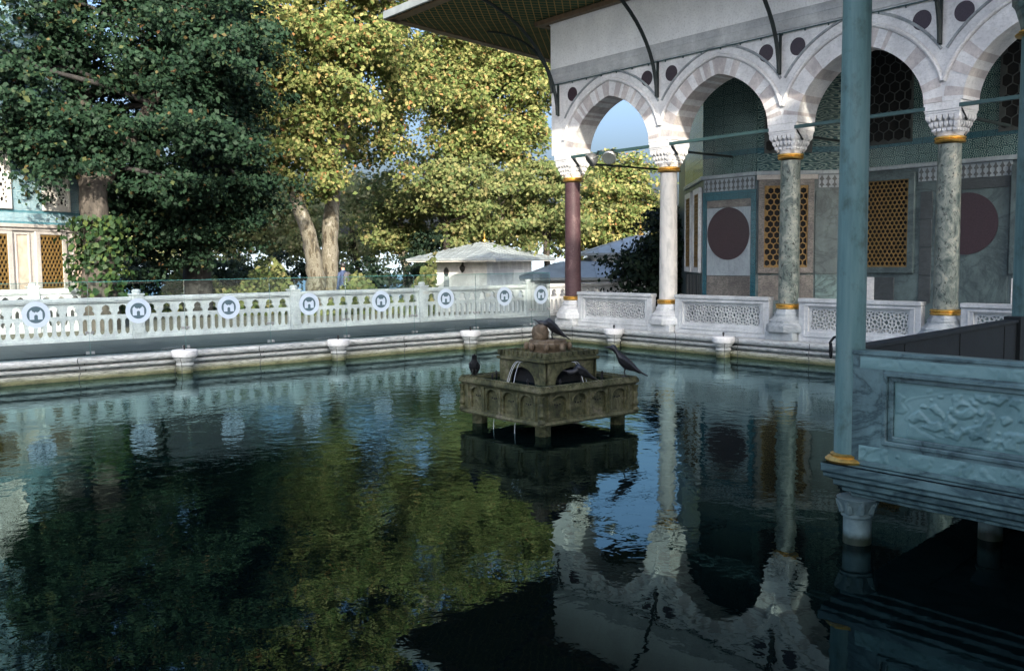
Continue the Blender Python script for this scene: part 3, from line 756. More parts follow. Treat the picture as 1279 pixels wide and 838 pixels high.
# facet 1 (faces the pool): porphyry disc in a pale slab, breccia below, teal border round
palmettes(1, .05, 1.60)
kpart('tile_border', 1, .0, .13, .62, 3.37, .018, 'tile_blue', bevel=0); kpart('tile_border', 1, 1.50, 1.65, .62, 3.37, .018, 'tile_blue', bevel=0)
kpart('tile_border', 1, .132, 1.498, 3.16, 3.37, .019, 'tile_blue', bevel=0)
kpart('carved_band', 1, .14, 1.49, 2.97, 3.155, .025, 'breccia')
kpart('marble_panel', 1, .14, 1.49, 1.26, 2.965, .022, 'slab_marble')
mb = MB(); mb.plate(circle(.82, 2.31, .655, 64), [], FR[1][0], .02, .034); mb.build('porphyry_disc', 'porphyry', kio)
kpart('breccia_panel', 1, .14, 1.49, .66, 1.25, .02, 'breccia')
# facet 2 (turns away): gilt grille in a carved pale frame
f, mbf = grille(2, .18, 1.22, 1.46, 3.44, .155, gap=.026); mbf.build('frame', 'breccia', f, bevel=.008)
kpart('lintel', 2, .0, 1.45, 3.585, 3.70, .06, 'lk_marble')
kpart('dark_panel', 2, .06, 1.38, .66, 1.27, .02, 'breccia'); kpart('marble_panel', 2, 1.40, 2.05, 1.3, 3.3, .018, 'wall_marble'); kpart('marble_panel', 2, 1.42, 2.05, .64, 1.29, .02, 'marble_blue')
palmettes(2, 1.47, 2.07)
# upper window of facet 2
for i, (u0, u1) in ((2, (.17, 1.30)), (3, (.25, 1.70)), (3, (3.6, 5.05)), (3, (6.9, 8.3))):
    zt = 6.6; zb = 4.30 if i == 3 else 4.22
    f = kpart('upper_window', i, u0, u1, zb, zt, .026, 'dark_void', bevel=0, n0=.021)
    fr_ = FR[i][0]; s_ = .25; pts = hexpts(u0, u1, zb, zt, s_)
    mb = MB(); mb.plate(rect(u0, u1, zb, zt), voronoi_holes(pts, u0+.04, u1-.04, zb+.04, zt-.04, .018), fr_, .03, .045); mb.build('lattice', 'lattice_grey', f, smooth=False)
# facet 0 (left cheek): narrow gilt lattice strips and marble
f, mbf = grille(0, .55, 1.55, 1.46, 3.40, .11); mbf.build('frame', 'marble_white', f, bevel=.008)
f, mbf = grille(0, 2.35, 3.25, 1.46, 3.40, .11); mbf.build('frame', 'marble_white', f, bevel=.008)
for k in range(9): kpart('inlaid_strip', 0, .2+k*.36, .36+k*.36, .64, 1.25, .02, 'breccia' if k % 2 else 'dark_slate')
# facet 3: grille, dark strips, second disc, repeated along the wall
for d in (0., 3.45, 6.9):
    f, mbf = grille(3, .35+d if d == 0 else .6+d, 1.66+d, 1.46, 3.46, .108, gap=.024); mbf.build('frame', 'wall_marble', f, bevel=.008)
    kpart('slate_panel', 3, .85+d, 1.33+d, .64, 1.22, .02, 'dark_slate'); kpart('breccia_panel', 3, .50+d, .83+d, .64, 1.22, .02, 'marble_white')
    for k in range(4): kpart('slate_strip', 3, 1.92+d, 2.20+d, .64+k*.63, 1.26+k*.63, .02, 'dark_slate')
    palmettes(3, 1.86+d, 3.9+d)
    kpart('slate_band', 3, 2.32+d, 3.86+d, 3.14, 3.37, .02, 'dark_slate')
    kpart('marble_panel', 3, 2.32+d, 3.86+d, .64, 3.13, .018, 'wall_marble')
    if d < 4:
        mb = MB(); mb.plate(circle(2.98+d, 2.40, .67, 64), [], FR[3][0], .017, .034); mb.build('porphyry_disc', 'porphyry', kio)
mb = MB(); mb.box(-3.0, 15.5, 2.0, 11.2, 7.605, 7.7); mb.build('roof_slab', 'dark_void', kio)

# ------------------------------------------------------------------ marble balcony over the pool
bal = thing('marble_balcony', 'carved marble balcony on columns jutting over the pool at right', 'balcony', (14.4, -10.4, W))
BP = [(14.34, -10.50), (18.4, -10.50), (18.4, -5.6), (13.72, -5.6)]
CP = [(.10, .19), (.10, .13), (.085, .12), (.085, .09), (.03, .07), (.03, .03), (-.02, .01), (-.02, -.02), (-.07, -.035), (-.07, -.06), (-.5, -.06), (-.5, .188), (.06, .19)]
mb = MB(); sweep(mb, [(-o, z) for o, z in CP], BP, True)
mb.build('cornice', 'marble_blue', bal, bevel=.006)
mb = MB(); vs = [(x, y, z) for z in (-.04, .18) for x, y in ((14.6, -10.2), (18.3, -10.2), (18.3, -5.8), (14.0, -5.8))]
mb.add(vs, [(0, 1, 2, 3), (4, 5, 6, 7), (0, 1, 5, 4), (1, 2, 6, 5), (2, 3, 7, 6), (3, 0, 4, 7)]); mb.build('slab', 'marble_grey', bal)
fr = FX(-10.44)
x0, x1 = 14.44, 18.2
mb = MB(); mb.plate(rect(x0, x1, .195, 1.02), [rect(x0+.27, x1-.25, .40, .86)], fr, -.06, .06)
mb.plate(rect(x0+.24, x1-.22, .37, .89), [rect(x0+.27, x1-.25, .40, .86)], fr, .061, .072)
mb.plate(rect(x0+.271, x1-.251, .401, .859), [rect(x0+.31, x1-.29, .435, .825)], fr, -.05, .05)
mb.obox(fr, x0-.003, x1+.003, 1.0, 1.03, -.07, .068)
fp = mb.build('front_panel', 'marble_blue', bal, bevel=.006)
def carved():
    t = NT('carved_marble'); v = t.coord((1, 1, 1))
    src = M['marble_blue']
    n = t.noise(v, 1.6, 7, .6, 1.5)
    c = t.ramp(n, [(.3, (.085, .165, .165)), (.48, (.155, .275, .265)), (.7, (.215, .345, .335))])
    t.col(c); t.rough(.4)
    vo = t.n('ShaderNodeTexVoronoi', feature='DISTANCE_TO_EDGE'); vo.inputs['Scale'].default_value = 8.5
    nn = t.n('ShaderNodeTexNoise'); nn.inputs['Scale'].default_value = 7; t.l(v, nn.inputs['Vector'])
    mxv = t.n('ShaderNodeMix', data_type='VECTOR'); mxv.inputs[0].default_value = .22; t.l(v, mxv.inputs[4]); t.l(nn.outputs['Color'], mxv.inputs[5]); t.l(mxv.outputs[1], vo.inputs['Vector'])
    h = t.math('MINIMUM', t.math('MULTIPLY', vo.outputs['Distance'], 5), .45)
    t.bump(t.noise(v, 30, 6, .7), .3, .008); M['carved_marble'] = t.m
carved()
def vnoise(x, y, seed):
    g = np.random.default_rng(seed).uniform(0, 1, (128, 128)); xi = np.floor(x).astype(int); yi = np.floor(y).astype(int); fx = x-xi; fy = y-yi
    fx = fx*fx*(3-2*fx); fy = fy*fy*(3-2*fy); G = lambda a, b: g[a % 128, b % 128]
    return (G(xi, yi)*(1-fx)+G(xi+1, yi)*fx)*(1-fy)+(G(xi, yi+1)*(1-fx)+G(xi+1, yi+1)*fx)*fy
def relief(nm, ua, ub, va, vb, n0, depth, sc, seed, cart=False):
    nu, nv = int((ub-ua)/.008), int((vb-va)/.008)
    u, v = np.meshgrid(np.linspace(ua, ub, nu), np.linspace(va, vb, nv), indexing='ij')
    wx = vnoise(u*6, v*6, seed)*1.6; wy = vnoise(u*6+40, v*6, seed+1)*1.6
    n = .65*vnoise(u*sc+wx, v*sc+wy, seed+2)+.35*vnoise(u*sc*2.1+wy*2, v*sc*2.1, seed+3)
    t = np.clip((n-.47)/.05, 0, 1); h = t*t*(3-2*t)*(.7+.6*vnoise(u*sc*3, v*sc*3, seed+4))
    vein = np.abs(vnoise(u*sc*1.3+wy, v*sc*1.3+wx, seed+5)-.5); h -= .45*np.clip(1-vein/.035, 0, 1)*(h > .3)
    if cart:      # a lobed cartouche: the leaves fill it, a groove follows its edge
        a = np.clip((np.abs(u-(ua+ub)/2)/((ub-ua)/2*.93)), 0, 2); b = np.abs(v-(va+vb)/2)/((vb-va)/2*.86)
        r_ = (a**7+b**2.6)**.4+.05*np.sin(v*52); ins = np.clip((1-r_)/.03, 0, 1)
        h = h*ins+.35*np.exp(-((r_-1.03)/.02)**2)+.55*np.clip((r_-1.07)/.03, 0, 1)*(.25+.75*(vnoise(u*9, v*9, seed+8) > .62))
    h = h*depth; edge = np.minimum(np.minimum(u-ua, ub-u), np.minimum(v-va, vb-v)); h *= np.clip(edge/.015, 0, 1)
    vs = [fr(float(u[i, k]), float(v[i, k]), n0+float(h[i, k])) for i in range(nu) for k in range(nv)]
    fs = [(i*nv+k, (i+1)*nv+k, (i+1)*nv+k+1, i*nv+k+1) for i in range(nu-1) for k in range(nv-1)]
    return MB().add(vs, fs).build(nm, 'carved_marble', fp, ang=80)
mb = MB(); mb.obox(fr, x0+.28, x1-.26, .405, .855, -.04, .028); mb.build('backing', 'marble_blue', fp)
relief('relief', x0+.312, x1-.292, .437, .823, .030, .011, 17, 20, True)
relief('vine_border', x0+.06, x1-.06, .235, .345, .0605, .005, 19, 40)
relief('vine_border', x0+.06, x1-.06, .905, .985, .0605, .003, 19, 60)
# side panel running back from the corner post
a = Vector((14.30, -10.30, 0)); b = Vector((13.78, -6.30, 0)); u = (b-a).normalized(); nn = Vector((-u.y, u.x, 0)); frs = frame(a, u, -nn if nn.x < 0 else nn); L = (b-a).length
mb = MB(); mb.obox(frs, 0, L, .195, 1.0, -.05, .05); mb.obox(frs, -.01, L+.01, 1.0, 1.03, -.07, .07)
for k in range(3): mb.obox(frs, .9+k*1.3, .93+k*1.3, .2, .99, .05, .058)
mb.obox(frs, L-.12, L+.02, .195, 1.06, -.08, .09); mb.build('side_panel', 'dark_panel', bal, bevel=.008)
def post(x, y, nm='post'):
    mb = MB(); mb.lathe([(.105, .24), (.104, 1.5), (.098, 3.98)], 28, (x, y, 0)); p_ = mb.build(nm, 'post_blue', bal)
    for z in (.19, 3.97):
        mb = MB(); mb.lathe([(.10, z), (.155, z+.003), (.165, z+.02), (.15, z+.035), (.125, z+.045), (.128, z+.06), (.105, z+.07)], 28, (x, y, 0)); mb.build('ring', 'gold', p_)
    mb = MB(); mb.lathe([(.11, 4.04), (.12, 4.10), (.17, 4.26), (.20, 4.30), (.20, 4.40)], 8, (x, y, 0), PI/8); mb.build('capital', 'marble_blue', p_, bevel=.006)
    return p_
p1 = post(14.37, -10.42); p2 = post(13.80, -6.17); post(18.2, -10.42); post(18.2, -6.1)
mb = MB(); mb.tube([(14.26, -10.49, 1.02), (14.25, -10.50, 1.07), (14.27, -10.48, 1.11), (14.30, -10.46, 1.12)], .010, 6)
mb.tube([(14.262+math.cos(q)*.022, -10.505-math.cos(q)*.022, 1.015+math.sin(q)*.055) for q in [2*PI*k/16 for k in range(17)]], .007, 6); mb.build('hook', 'black_iron', p1)
for x, y, rr in ((14.46, -10.43, .10), (15.05, -9.6, .085), (17.6, -10.4, .10), (14.1, -6.2, .10)):
    mb = MB(); mb.lathe([(rr, -1.0), (rr, -.20), (rr*1.15, -.195), (rr*1.15, -.175), (rr*1.02, -.17), (rr*1.1, -.13), (rr*1.45, -.075), (rr*1.5, -.06)], 24, (x, y, 0))
    if rr == .10:
        for k in range(8):
            q = 2*PI*k/8; mb.tube([(x+math.cos(q)*rr*1.03, y+math.sin(q)*rr*1.03, -.16), (x+math.cos(q)*rr*1.25, y+math.sin(q)*rr*1.25, -.10), (x+math.cos(q)*rr*1.5, y+math.sin(q)*rr*1.5, -.085), (x+math.cos(q)*rr*1.42, y+math.sin(q)*rr*1.42, -.11)], [.03, .026, .018, .01], 6)
    mb.build('support_column', 'support_marble', bal)
# canopy over the balcony
mb = MB(); mb.box(13.5, 18.5, -10.75, -5.9, 4.42, 4.75); mb.build('canopy_beam', 'brown_wood', bal, bevel=.02)
mb = MB(); mb.add([(12.7, -11.5, 4.78), (19.2, -11.5, 4.78), (19.2, -5.2, 4.78), (12.7, -5.2, 4.78), (16, -8.3, 6.2)], [(0, 1, 2, 3), (0, 1, 4), (1, 2, 4), (2, 3, 4), (3, 0, 4)]); mb.build('canopy_roof', 'lead_roof', bal)

# ------------------------------------------------------------------ fountain
fo = thing('fountain', 'square mossy stone fountain of three tiers standing in the pool', 'fountain', (9.1, -8.8, W))
cx, cy, hs_ = 9.1, -8.79, .79
sides = [frame((cx, cy-hs_, 0), (1, 0, 0), (0, -1, 0)), frame((cx+hs_, cy, 0), (0, 1, 0), (1, 0, 0)), frame((cx, cy+hs_, 0), (-1, 0, 0), (0, 1, 0)), frame((cx-hs_, cy, 0), (0, -1, 0), (-1, 0, 0))]
mb = MB(); i_ = hs_-.045; mb.box(cx-i_, cx+i_, cy-i_, cy+i_, -.24, .10); mb.build('tank', 'mossy_stone', fo)
tk = fo
mb = MB()
for f_ in sides:
    holes = []
    for k in range(4):
        c = -hs_+.12+(k+.5)*(2*hs_-.24)/4; a_ = .115
        hp = [(c-a_, -.185), (c+a_, -.185), (c+a_, .0)]+[(c+a_*math.cos(q), .0+.085*math.sin(q)) for q in [PI*j/10 for j in range(1, 10)]]+[(c-a_, .0)]
        holes.append(hp)
    mb.plate(rect(-hs_+.02, hs_-.02, -.22, .13), holes, f_, -.04, -.012)
    for k in range(5):
        c = -hs_+.12+k*(2*hs_-.24)/4; mb.obox(f_, c-.016, c+.016, -.20, .12, -.013, .004)
    for k in range(4):
        c = -hs_+.12+(k+.5)*(2*hs_-.24)/4
        mb.tube([f_(c+.115*math.cos(q)*1.05, .0+.085*math.sin(q)*1.08, -.008) for q in [PI*j/10 for j in range(11)]], .010, 5)
mb.m = 1
for f_ in sides:
    for k in range(4):
        c = -hs_+.12+(k+.5)*(2*hs_-.24)/4
        for q in (-.04, 0, .04): mb.plate(circle(c+q, -.03+(.008 if q else 0), .011, 10), [], f_, -.05, -.040)
mb.build('arched_facing', ['mossy_stone', 'dark_void'], fo)
sq = [(cx-hs_, cy-hs_), (cx+hs_, cy-hs_), (cx+hs_, cy+hs_), (cx-hs_, cy+hs_)]
mb = MB(); sweep(mb, [(.09, .10), (-.0, .10), (-.012, .125), (-.035, .14), (-.035, .165), (-.02, .20), (.09, .20), (.10, .12)], sq, True)
for f_ in sides:
    for k in range(30): mb.obox(f_, -hs_+.02+k*.053, -hs_+.045+k*.053, .165, .212, -.03, .028)
mb.build('rim', 'mossy_stone', fo)
mb = MB(); sweep(mb, [(.05, -.215), (-.012, -.215), (-.03, -.24), (-.02, -.262), (.30, -.262), (.30, -.22)], sq, True); mb.build('base_moulding', 'mossy_stone', fo)
for sx, sy in ((-1, -1), (1, -1), (1, 1), (-1, 1)):
    o = (cx+sx*hs_, cy+sy*hs_, 0)
    mb = MB(); mb.lathe([(.05, -.215), (.04, -.19), (.026, -.17), (.045, -.13), (.032, -.10), (.024, -.06), (.036, -.02), (.036, 0), (.024, .02), (.03, .06), (.045, .10)], 12, o); mb.build('colonnette', 'mossy_stone', fo)
    o = (cx+sx*(hs_-.16), cy+sy*(hs_-.16), 0)
    mb = MB(); mb.lathe([(.10, -1.0), (.10, -.30), (.12, -.27), (.12, -.262)], 8, o, PI/8); mb.build('leg', 'mossy_stone', fo)
mb = MB(); mb.box(cx-hs_+.09, cx+hs_-.09, cy-hs_+.09, cy+hs_-.09, .101, .16); mb.build('basin_water', 'pool_water', fo)
# second tier: box with an arched opening in each side
s2 = .44; z0, z1 = .16, .50
sides2 = [frame((cx, cy-s2, 0), (1, 0, 0), (0, -1, 0)), frame((cx+s2, cy, 0), (0, 1, 0), (1, 0, 0)), frame((cx, cy+s2, 0), (-1, 0, 0), (0, 1, 0)), frame((cx-s2, cy, 0), (0, -1, 0), (-1, 0, 0))]
mb = MB()
for k, f_ in enumerate(sides2):
    a_ = .26
    poly = [(-s2+.03*(k % 2), z0), (-a_, z0)]+[(a_*math.cos(q), z0+.20*math.sin(q)) for q in [PI-PI*j/14 for j in range(15)]]+[(a_, z0), (s2-.03*(k % 2), z0), (s2-.03*(k % 2), .44), (-s2+.03*(k % 2), .44)]
    mb.plate(poly, [], f_, -.05, 0)
tb = mb.build('upper_box', 'mossy_stone', fo)
mb = MB(); mb.box(cx-s2+.1, cx+s2-.1, cy-s2+.1, cy+s2-.1, .161, .42); mb.build('dark_core', 'dark_void', fo)
mb = MB(); sq2 = [(cx-s2, cy-s2), (cx+s2, cy-s2), (cx+s2, cy+s2), (cx-s2, cy+s2)]
sweep(mb, [(.42, .43), (-.005, .43), (-.03, .445), (-.03, .47), (.0, .475), (.0, .50), (.42, .50)], sq2, True)
for f_ in sides2:
    for k in range(10):
        u = -s2+.03+k*.092; mb.obox(f_, u, u+.055, .49, .555, -.045, .004)
mb.build('crenellation', 'mossy_stone', fo)
mb = MB(); mb.lathe([(.24, .47), (.245, .58), (.262, .60), (.265, .64), (.25, .65), (.25, .68), (.22, .685)], 8, (cx, cy, 0), PI/8)
for k in range(8):
    q = k*PI/4; mb.sphere((cx+.275*math.cos(q), cy+.275*math.sin(q), .60), .036, 6, (1, 1, 1.5))
tt = mb.build('turret', 'rusty_stone', fo)
mb = MB(); mb.lathe([(.09, .68), (.11, .71), (.115, .78), (.09, .85), (.04, .88)], 16, (cx-.03, cy-.10, 0)); mb.build('boulder', 'rusty_stone', fo)
mb = MB()
for f_ in sides:
    for k in range(2):
        c = f_(-.35+.7*k, .16, -.16); mb.lathe([(.012, 0), (.012, .06), (.02, .065), (.004, .10)], 8, c)
mb.build('nozzle', 'black_iron', fo)
def arcpts(p, d, h, L, n=10):
    return [Vector(p)+Vector(d)*L*t+Vector((0, 0, h*4*t*(1-t)-t*t*.28)) for t in [k/n for k in range(n+1)]]
mb = MB(); random.seed(5)
for f_, us in ((sides2[0], (-.09, -.03, .05)), (sides2[1], (.02, .10))):
    for u in us:
        p_ = f_(u*.4, .42, .0); d_ = (f_(u, .3, .2)-f_(0, .3, 0))
        mb.tube(arcpts(p_, d_.normalized(), .03, .10+random.random()*.12), [.0035, .004, .004, .0035, .004, .004, .0035, .004, .004, .005, .007], 5)
for u in (-.12, .3): 
    p_ = sides[0](u, -.255, -.0); mb.tube([p_, p_+Vector((.004, -.01, -.07)), p_+Vector((0, -.012, -.145))], [.0025, .003, .005], 5)
mb.build('water_jet', 'jet', fo)

# ------------------------------------------------------------------ birds
def bird(name, label, loc, heading, mat, L=.40, tilt=.35, headup=.1, crouch=0.):
    t = thing(name, label, 'bird', loc, 'birds on the fountain')
    # one loft from tail tip to beak tip: (along, height, half width, half height)
    k = L/.42
    secs = [(-.30, .105, .030, .007), (-.22, .12, .032, .012), (-.14, .14, .052, .036), (-.06, .16, .080, .070), (.02, .18, .090, .086), (.08, .205, .076, .076),
            (.12, .238+headup*.3, .052, .054), (.15, .268+headup*.5, .046, .048), (.18, .280+headup*.55, .046, .045), (.208, .276+headup*.55, .036, .035), (.226, .270+headup*.52, .017, .019), (.26, .262+headup*.48, .011, .012), (.30, .250+headup*.45, .003, .004)]
    mb = MB(); n = 14; vs = []; fs = []
    ct, st = math.cos(tilt), math.sin(tilt)
    for x, z, wv, hh in secs:
        for q in range(n):
            an = 2*PI*q/n; X, Y, Z = x, math.cos(an)*wv, z+math.sin(an)*hh
            Zr = Z-.15; vs.append(((X*ct-Zr*st*.3)*k, Y*k, (.15+Zr*ct+X*st*.8-crouch)*k))
    for i in range(len(secs)-1):
        for q in range(n): fs.append((i*n+q, i*n+(q+1) % n, (i+1)*n+(q+1) % n, (i+1)*n+q))
    fs.append(tuple(range(n))[::-1]); fs.append(tuple(range((len(secs)-1)*n, len(secs)*n)))
    mb.add(vs, fs)
    for s_ in (-1, 1):
        mb.tube([(0.0, s_*.028*k, (.11-crouch*.5)*k), (.012*k, s_*.028*k, .06*k), (.0, s_*.028*k, .008)], [.014*k, .007*k, .006*k], 6)
        for q in (-.5, 0, .5): mb.tube([(0, s_*.028*k, .007), (.045*k*math.cos(q), s_*.028*k+.045*k*math.sin(q), .005)], [.005*k, .003*k], 5)
        mb.tube([(0, s_*.028*k, .007), (-.03*k, s_*.028*k, .005)], [.005*k, .003*k], 5)
    o = mb.build('body', mat, t, world=False, ang=80)
    for s_ in (-1, 1):
        mbw = MB(); pts = []
        for x, z, wv in ((.10, .205, .062), (.05, .195, .078), (-.03, .165, .076), (-.11, .13, .056), (-.20, .102, .026)):
            Zr = z-.15; pts.append(((x*ct-Zr*st*.3)*k, s_*wv*k*.92, (.15+Zr*ct+x*st*.8-crouch)*k))
        mbw.tube(pts, [.022*k, .046*k, .046*k, .030*k, .006*k], 8, True, .35); mbw.build('wing', mat, t, world=False)
    t.rotation_euler.z = heading
    return t
bird('crow', 'black crow perched on the right corner of the fountain rim', (9.83, -8.12, .208), PI+.75, 'crow_black', .44, .42, .05)
bird('crow', 'dark pigeon standing upright on the left corner of the fountain rim', (8.40, -9.45, .208), -.6, 'crow_black', .30, .9, .05)
bird('crow', 'dark ruffled bird bending over the boulder at the fountain top', (9.16, -8.76, .685), -2.3, 'crow_black', .40, .55, -.25)
bird('pigeon', 'dark slate pigeon drinking at the right arch of the fountain', (9.68, -8.74, .165), -2.0, 'crow_black', .36, .35, -.3)

# ------------------------------------------------------------------ tiled kiosk at left
lk = thing('tiled_kiosk', 'sunlit left kiosk with pale blue tiles, gilt window grilles and white lattices', 'kiosk', (-9.63, -9.46, 0))
Lo = Vector((-9.63, -9.46, 0)); Lu = Vector((1.43, -2.40, 0)).normalized(); Ln = Vector((-Lu.y, Lu.x, 0)); Ln = Ln if Ln.x > 0 else -Ln
fl_ = frame(Lo, Lu, Ln); LW = 9.2
def lpart(nm, u0, u1, v0, v1, n1, mat, parent=None, bevel=.006, n0=.003):
    mb = MB(); mb.obox(fl_, u0, u1, v0, v1, n0, n1); return mb.build(nm, mat, parent or lk, bevel=bevel)
lpart('wall', 0, LW, -.1, 10.2, 0., 'lk_marble', n0=-5.0, bevel=0)
lpart('cornice', -.06, LW, 2.64, 2.74, .09, 'lk_marble', bevel=.015); lpart('cornice', -.03, LW, 2.56, 2.638, .05, 'lk_marble', bevel=.01)
lpart('tile_band', 0, LW, 2.742, 3.08, .03, 'tile_turquoise', bevel=0); lpart('tile_band', 0.0, LW, 2.80, 3.02, .034, 'tile_pale', bevel=0)
lpart('tile_field', 0, LW, 3.082, 10.1, .024, 'tile_pale', bevel=0)
lpart('plinth', -.04, LW, 0, .85, .06, 'lk_marble')
def dia(u0, u1, v0, v1, sx, sz):
    pts = []; j = 0; v = v0-sz
    while v < v1+2*sz:
        u = u0-sx+(sx/2 if j % 2 else 0)
        while u < u1+2*sx: pts.append((u, v)); u += sx
        v += sz/2; j += 1
    return pts
for k in range(4):
    d = 1.72*k
    u0, u1 = .93+d, 1.64+d
    f = lpart('window', u0, u1, 1.06, 2.47, .008, 'dark_void', bevel=0)
    mb = MB(); mb.plate(rect(u0, u1, 1.06, 2.47), voronoi_holes(hexpts(u0, u1, 1.06, 2.47, .118), u0+.02, u1-.02, 1.08, 2.45, .032), fl_, .03, .06); mb.build('grille', 'gold_lattice', f, smooth=False)
    mb = MB(); mb.plate(rect(u0-.15, u1+.15, .92, 2.55), [rect(u0, u1, 1.06, 2.47)], fl_, .003, .075); mb.build('frame', 'lk_marble', f, bevel=.01)
    a, b = .10+d if k == 0 else .14+d, .55+d
    if k: a = 1.94+d-1.72
    f = lpart('onyx_panel', a+.05, b-.05 if k == 0 else a+.40, 1.0, 2.46, .012, 'onyx')
    e1 = b if k == 0 else a+.45
    mb = MB(); mb.plate(rect(a, e1, .95, 2.51), [rect(a+.05, e1-.05, 1.0, 2.46)], fl_, .003, .035); mb.build('frame', 'lk_marble', f, bevel=.006)
    u0, u1 = .60+d*1.09, 1.50+d*1.09
    f = lpart('upper_window', u0, u1, 3.12, 5.0, .03, 'dark_void', bevel=0, n0=.025)
    mb = MB(); hp = voronoi_holes(starpts(u0+.1, u1-.1, 3.2, 4.9, .36), u0+.10, u1-.10, 3.2, 4.9, .045)
    mb.plate(rect(u0+.06, u1-.06, 3.16, 4.95), hp, fl_, .035, .07); mb.build('lattice', 'white_wood', f, smooth=False)
    mb = MB(); mb.plate(rect(u0, u1, 3.1, 5.0), [rect(u0+.07, u1-.07, 3.17, 4.94)], fl_, .035, .09); mb.build('frame', 'white_wood', f, bevel=.006)
mb = MB(); mb.obox(fl_, -1.6, LW, 10.2, 10.3, -5.5, 1.8); mb.build('eave', 'brown_wood', lk)
mb = MB(); c = [fl_(-1.7, 10.301, 1.9), fl_(LW, 10.301, 1.9), fl_(LW, 10.301, -6), fl_(-1.7, 10.301, -6), fl_(3.5, 12.2, -2)]; mb.add(c, [(0, 1, 4), (1, 2, 4), (2, 3, 4), (3, 0, 4), (0, 1, 2, 3)]); mb.build('roof', 'lead_roof', lk)

# ------------------------------------------------------------------ buildings beyond
def hip_roof(mb, c, ux, uy, ax, ay, z0, z1, ridge=0., t=.10):
    q = [c+ux*(sx*ax)+uy*(sy*ay) for sx, sy in ((-1, -1), (1, -1), (1, 1), (-1, 1))]
    r_ = [c-ux*ridge, c+ux*ridge]
    vs = [Vector((p.x, p.y, z0)) for p in q]+[Vector((p.x, p.y, z0-t)) for p in q]+[Vector((p.x, p.y, z1)) for p in r_]
    mb.add(vs, [(0, 1, 9, 8), (1, 2, 9), (2, 3, 8, 9), (3, 0, 8), (0, 4, 5, 1), (1, 5, 6, 2), (2, 6, 7, 3), (3, 7, 4, 0), (7, 6, 5, 4)])
def seams(mb, c, ux, uy, ax, ay, z0, z1, ridge, n=12):
    apexs = [c-ux*ridge, c+ux*ridge]
    for s_ in (-1, 1):
        for k in range(n+1):
            t = -1+2*k/n
            a_ = c+ux*(t*ax)+uy*(s_*ay); xr = max(-ridge, min(ridge, t*ax)); 
            f = 1-max(0, (abs(t*ax)-ridge)/(ax-ridge)) ; b_ = c+ux*(t*ax if abs(t*ax) > ridge else xr)+uy*(s_*ay*(1-f))
            mb.tube([(a_.x, a_.y, z0+.015), (b_.x, b_.y, z0+(z1-z0)*f+.015)], .018, 4)
        for k in range(n+1):
            t = -1+2*k/n
            a_ = c+uy*(t*ay)+ux*(s_*ax); f = 1-abs(t); b_ = c+uy*(t*ay)+ux*(s_*(ax-(ax-ridge)*f))
            mb.tube([(a_.x, a_.y, z0+.015), (b_.x, b_.y, z0+(z1-z0)*f+.015)], .018, 4)
def finial(parent, x, y, z, s=1.):
    mb = MB(); mb.lathe([(.22*s, z-.1*s), (.20*s, z+.05*s), (.10*s, z+.14*s), (.05*s, z+.20*s), (.09*s, z+.30*s), (.10*s, z+.36*s), (.04*s, z+.46*s), (.03*s, z+.52*s), (.07*s, z+.6*s), (.03*s, z+.68*s), (.015*s, z+.85*s), (.002, z+1.1*s)], 14, (x, y, 0)); mb.build('finial', 'gold', parent)
HC = P(608, 345, 45); HC.z = 0
hut = thing('white_hut', 'white plastered hut with a hipped lead roof beyond the balustrade', 'hut', (HC.x, HC.y, -1.2))
h1 = (P(543, 345, 46.2)-P(608, 345, 45)); h1.z = 0; h1.normalize()
h2 = Vector((h1.y, -h1.x, 0)); h2 = h2 if h2.dot(rt) > 0 else -h2
Wl, Wr = 2.9, 5.4
# corner HC; walls run along h1 (left) and h2 (right)
hc = HC+h1*(Wl/2)+h2*(Wr/2)
frl = frame(HC, h1, -h2); frr = frame(HC, h2, -h1)
mb = MB(); q = [HC, HC+h2*Wr, HC+h2*Wr+h1*Wl, HC+h1*Wl]; vs = [(p.x, p.y, -1.6) for p in q]+[(p.x, p.y, 1.75) for p in q]
mb.add(vs, [(0, 1, 5, 4), (1, 2, 6, 5), (2, 3, 7, 6), (3, 0, 4, 7), (4, 5, 6, 7)]); mb.build('wall', 'hut_plaster', hut, smooth=False)
mb = MB(); hip_roof(mb, hc, h2, h1, Wr/2+1.0, Wl/2+1.0, 1.80, 2.62, .5); seams(mb, hc, h2, h1, Wr/2+1.0, Wl/2+1.0, 1.80, 2.62, .5); mb.build('roof', 'lead_roof', hut)
mb = MB(); hip_roof(mb, hc, h2, h1, Wr/2+.95, Wl/2+.95, 1.70, 1.702, .5, .06); mb.build('eave_board', 'white_wood', hut)
finial(hut, hc.x, hc.y, 2.72, .55)
for f_, u, nm in ((frl, 1.25, 'lantern'),):
    mb = MB(); c = f_(u, 1.28, .14); mb.lathe([(.03, -.16), (.07, -.12), (.12, -.02), (.13, .06), (.16, .08), (.05, .2), (.02, .3)], 6, c); mb.tube([f_(u, 1.5, 0), f_(u, 1.6, .08), f_(u, 1.56, .14), f_(u, 1.5, .14)], .02, 6); mb.build(nm, 'lantern_black', hut)
mb = MB(); mb.obox(frl, 2.05, 2.35, .0, .95, .003, .03); fw_ = mb.build('niche', 'marble_grey', hut)
mb = MB(); mb.plate([(2.2+.12*math.cos(2*PI*k/20)*(1+.25*(k % 2)), 1.15+.2*math.sin(2*PI*k/20)*(1+.2*(k % 2))) for k in range(20)], [], frl, .003, .05); mb.build('ornament', 'lantern_black', fw_)
mb = MB(); mb.obox(frr, 3.0, 4.3, .1, 1.2, .003, .04); mb.build('shutter', 'back_wall', hut)
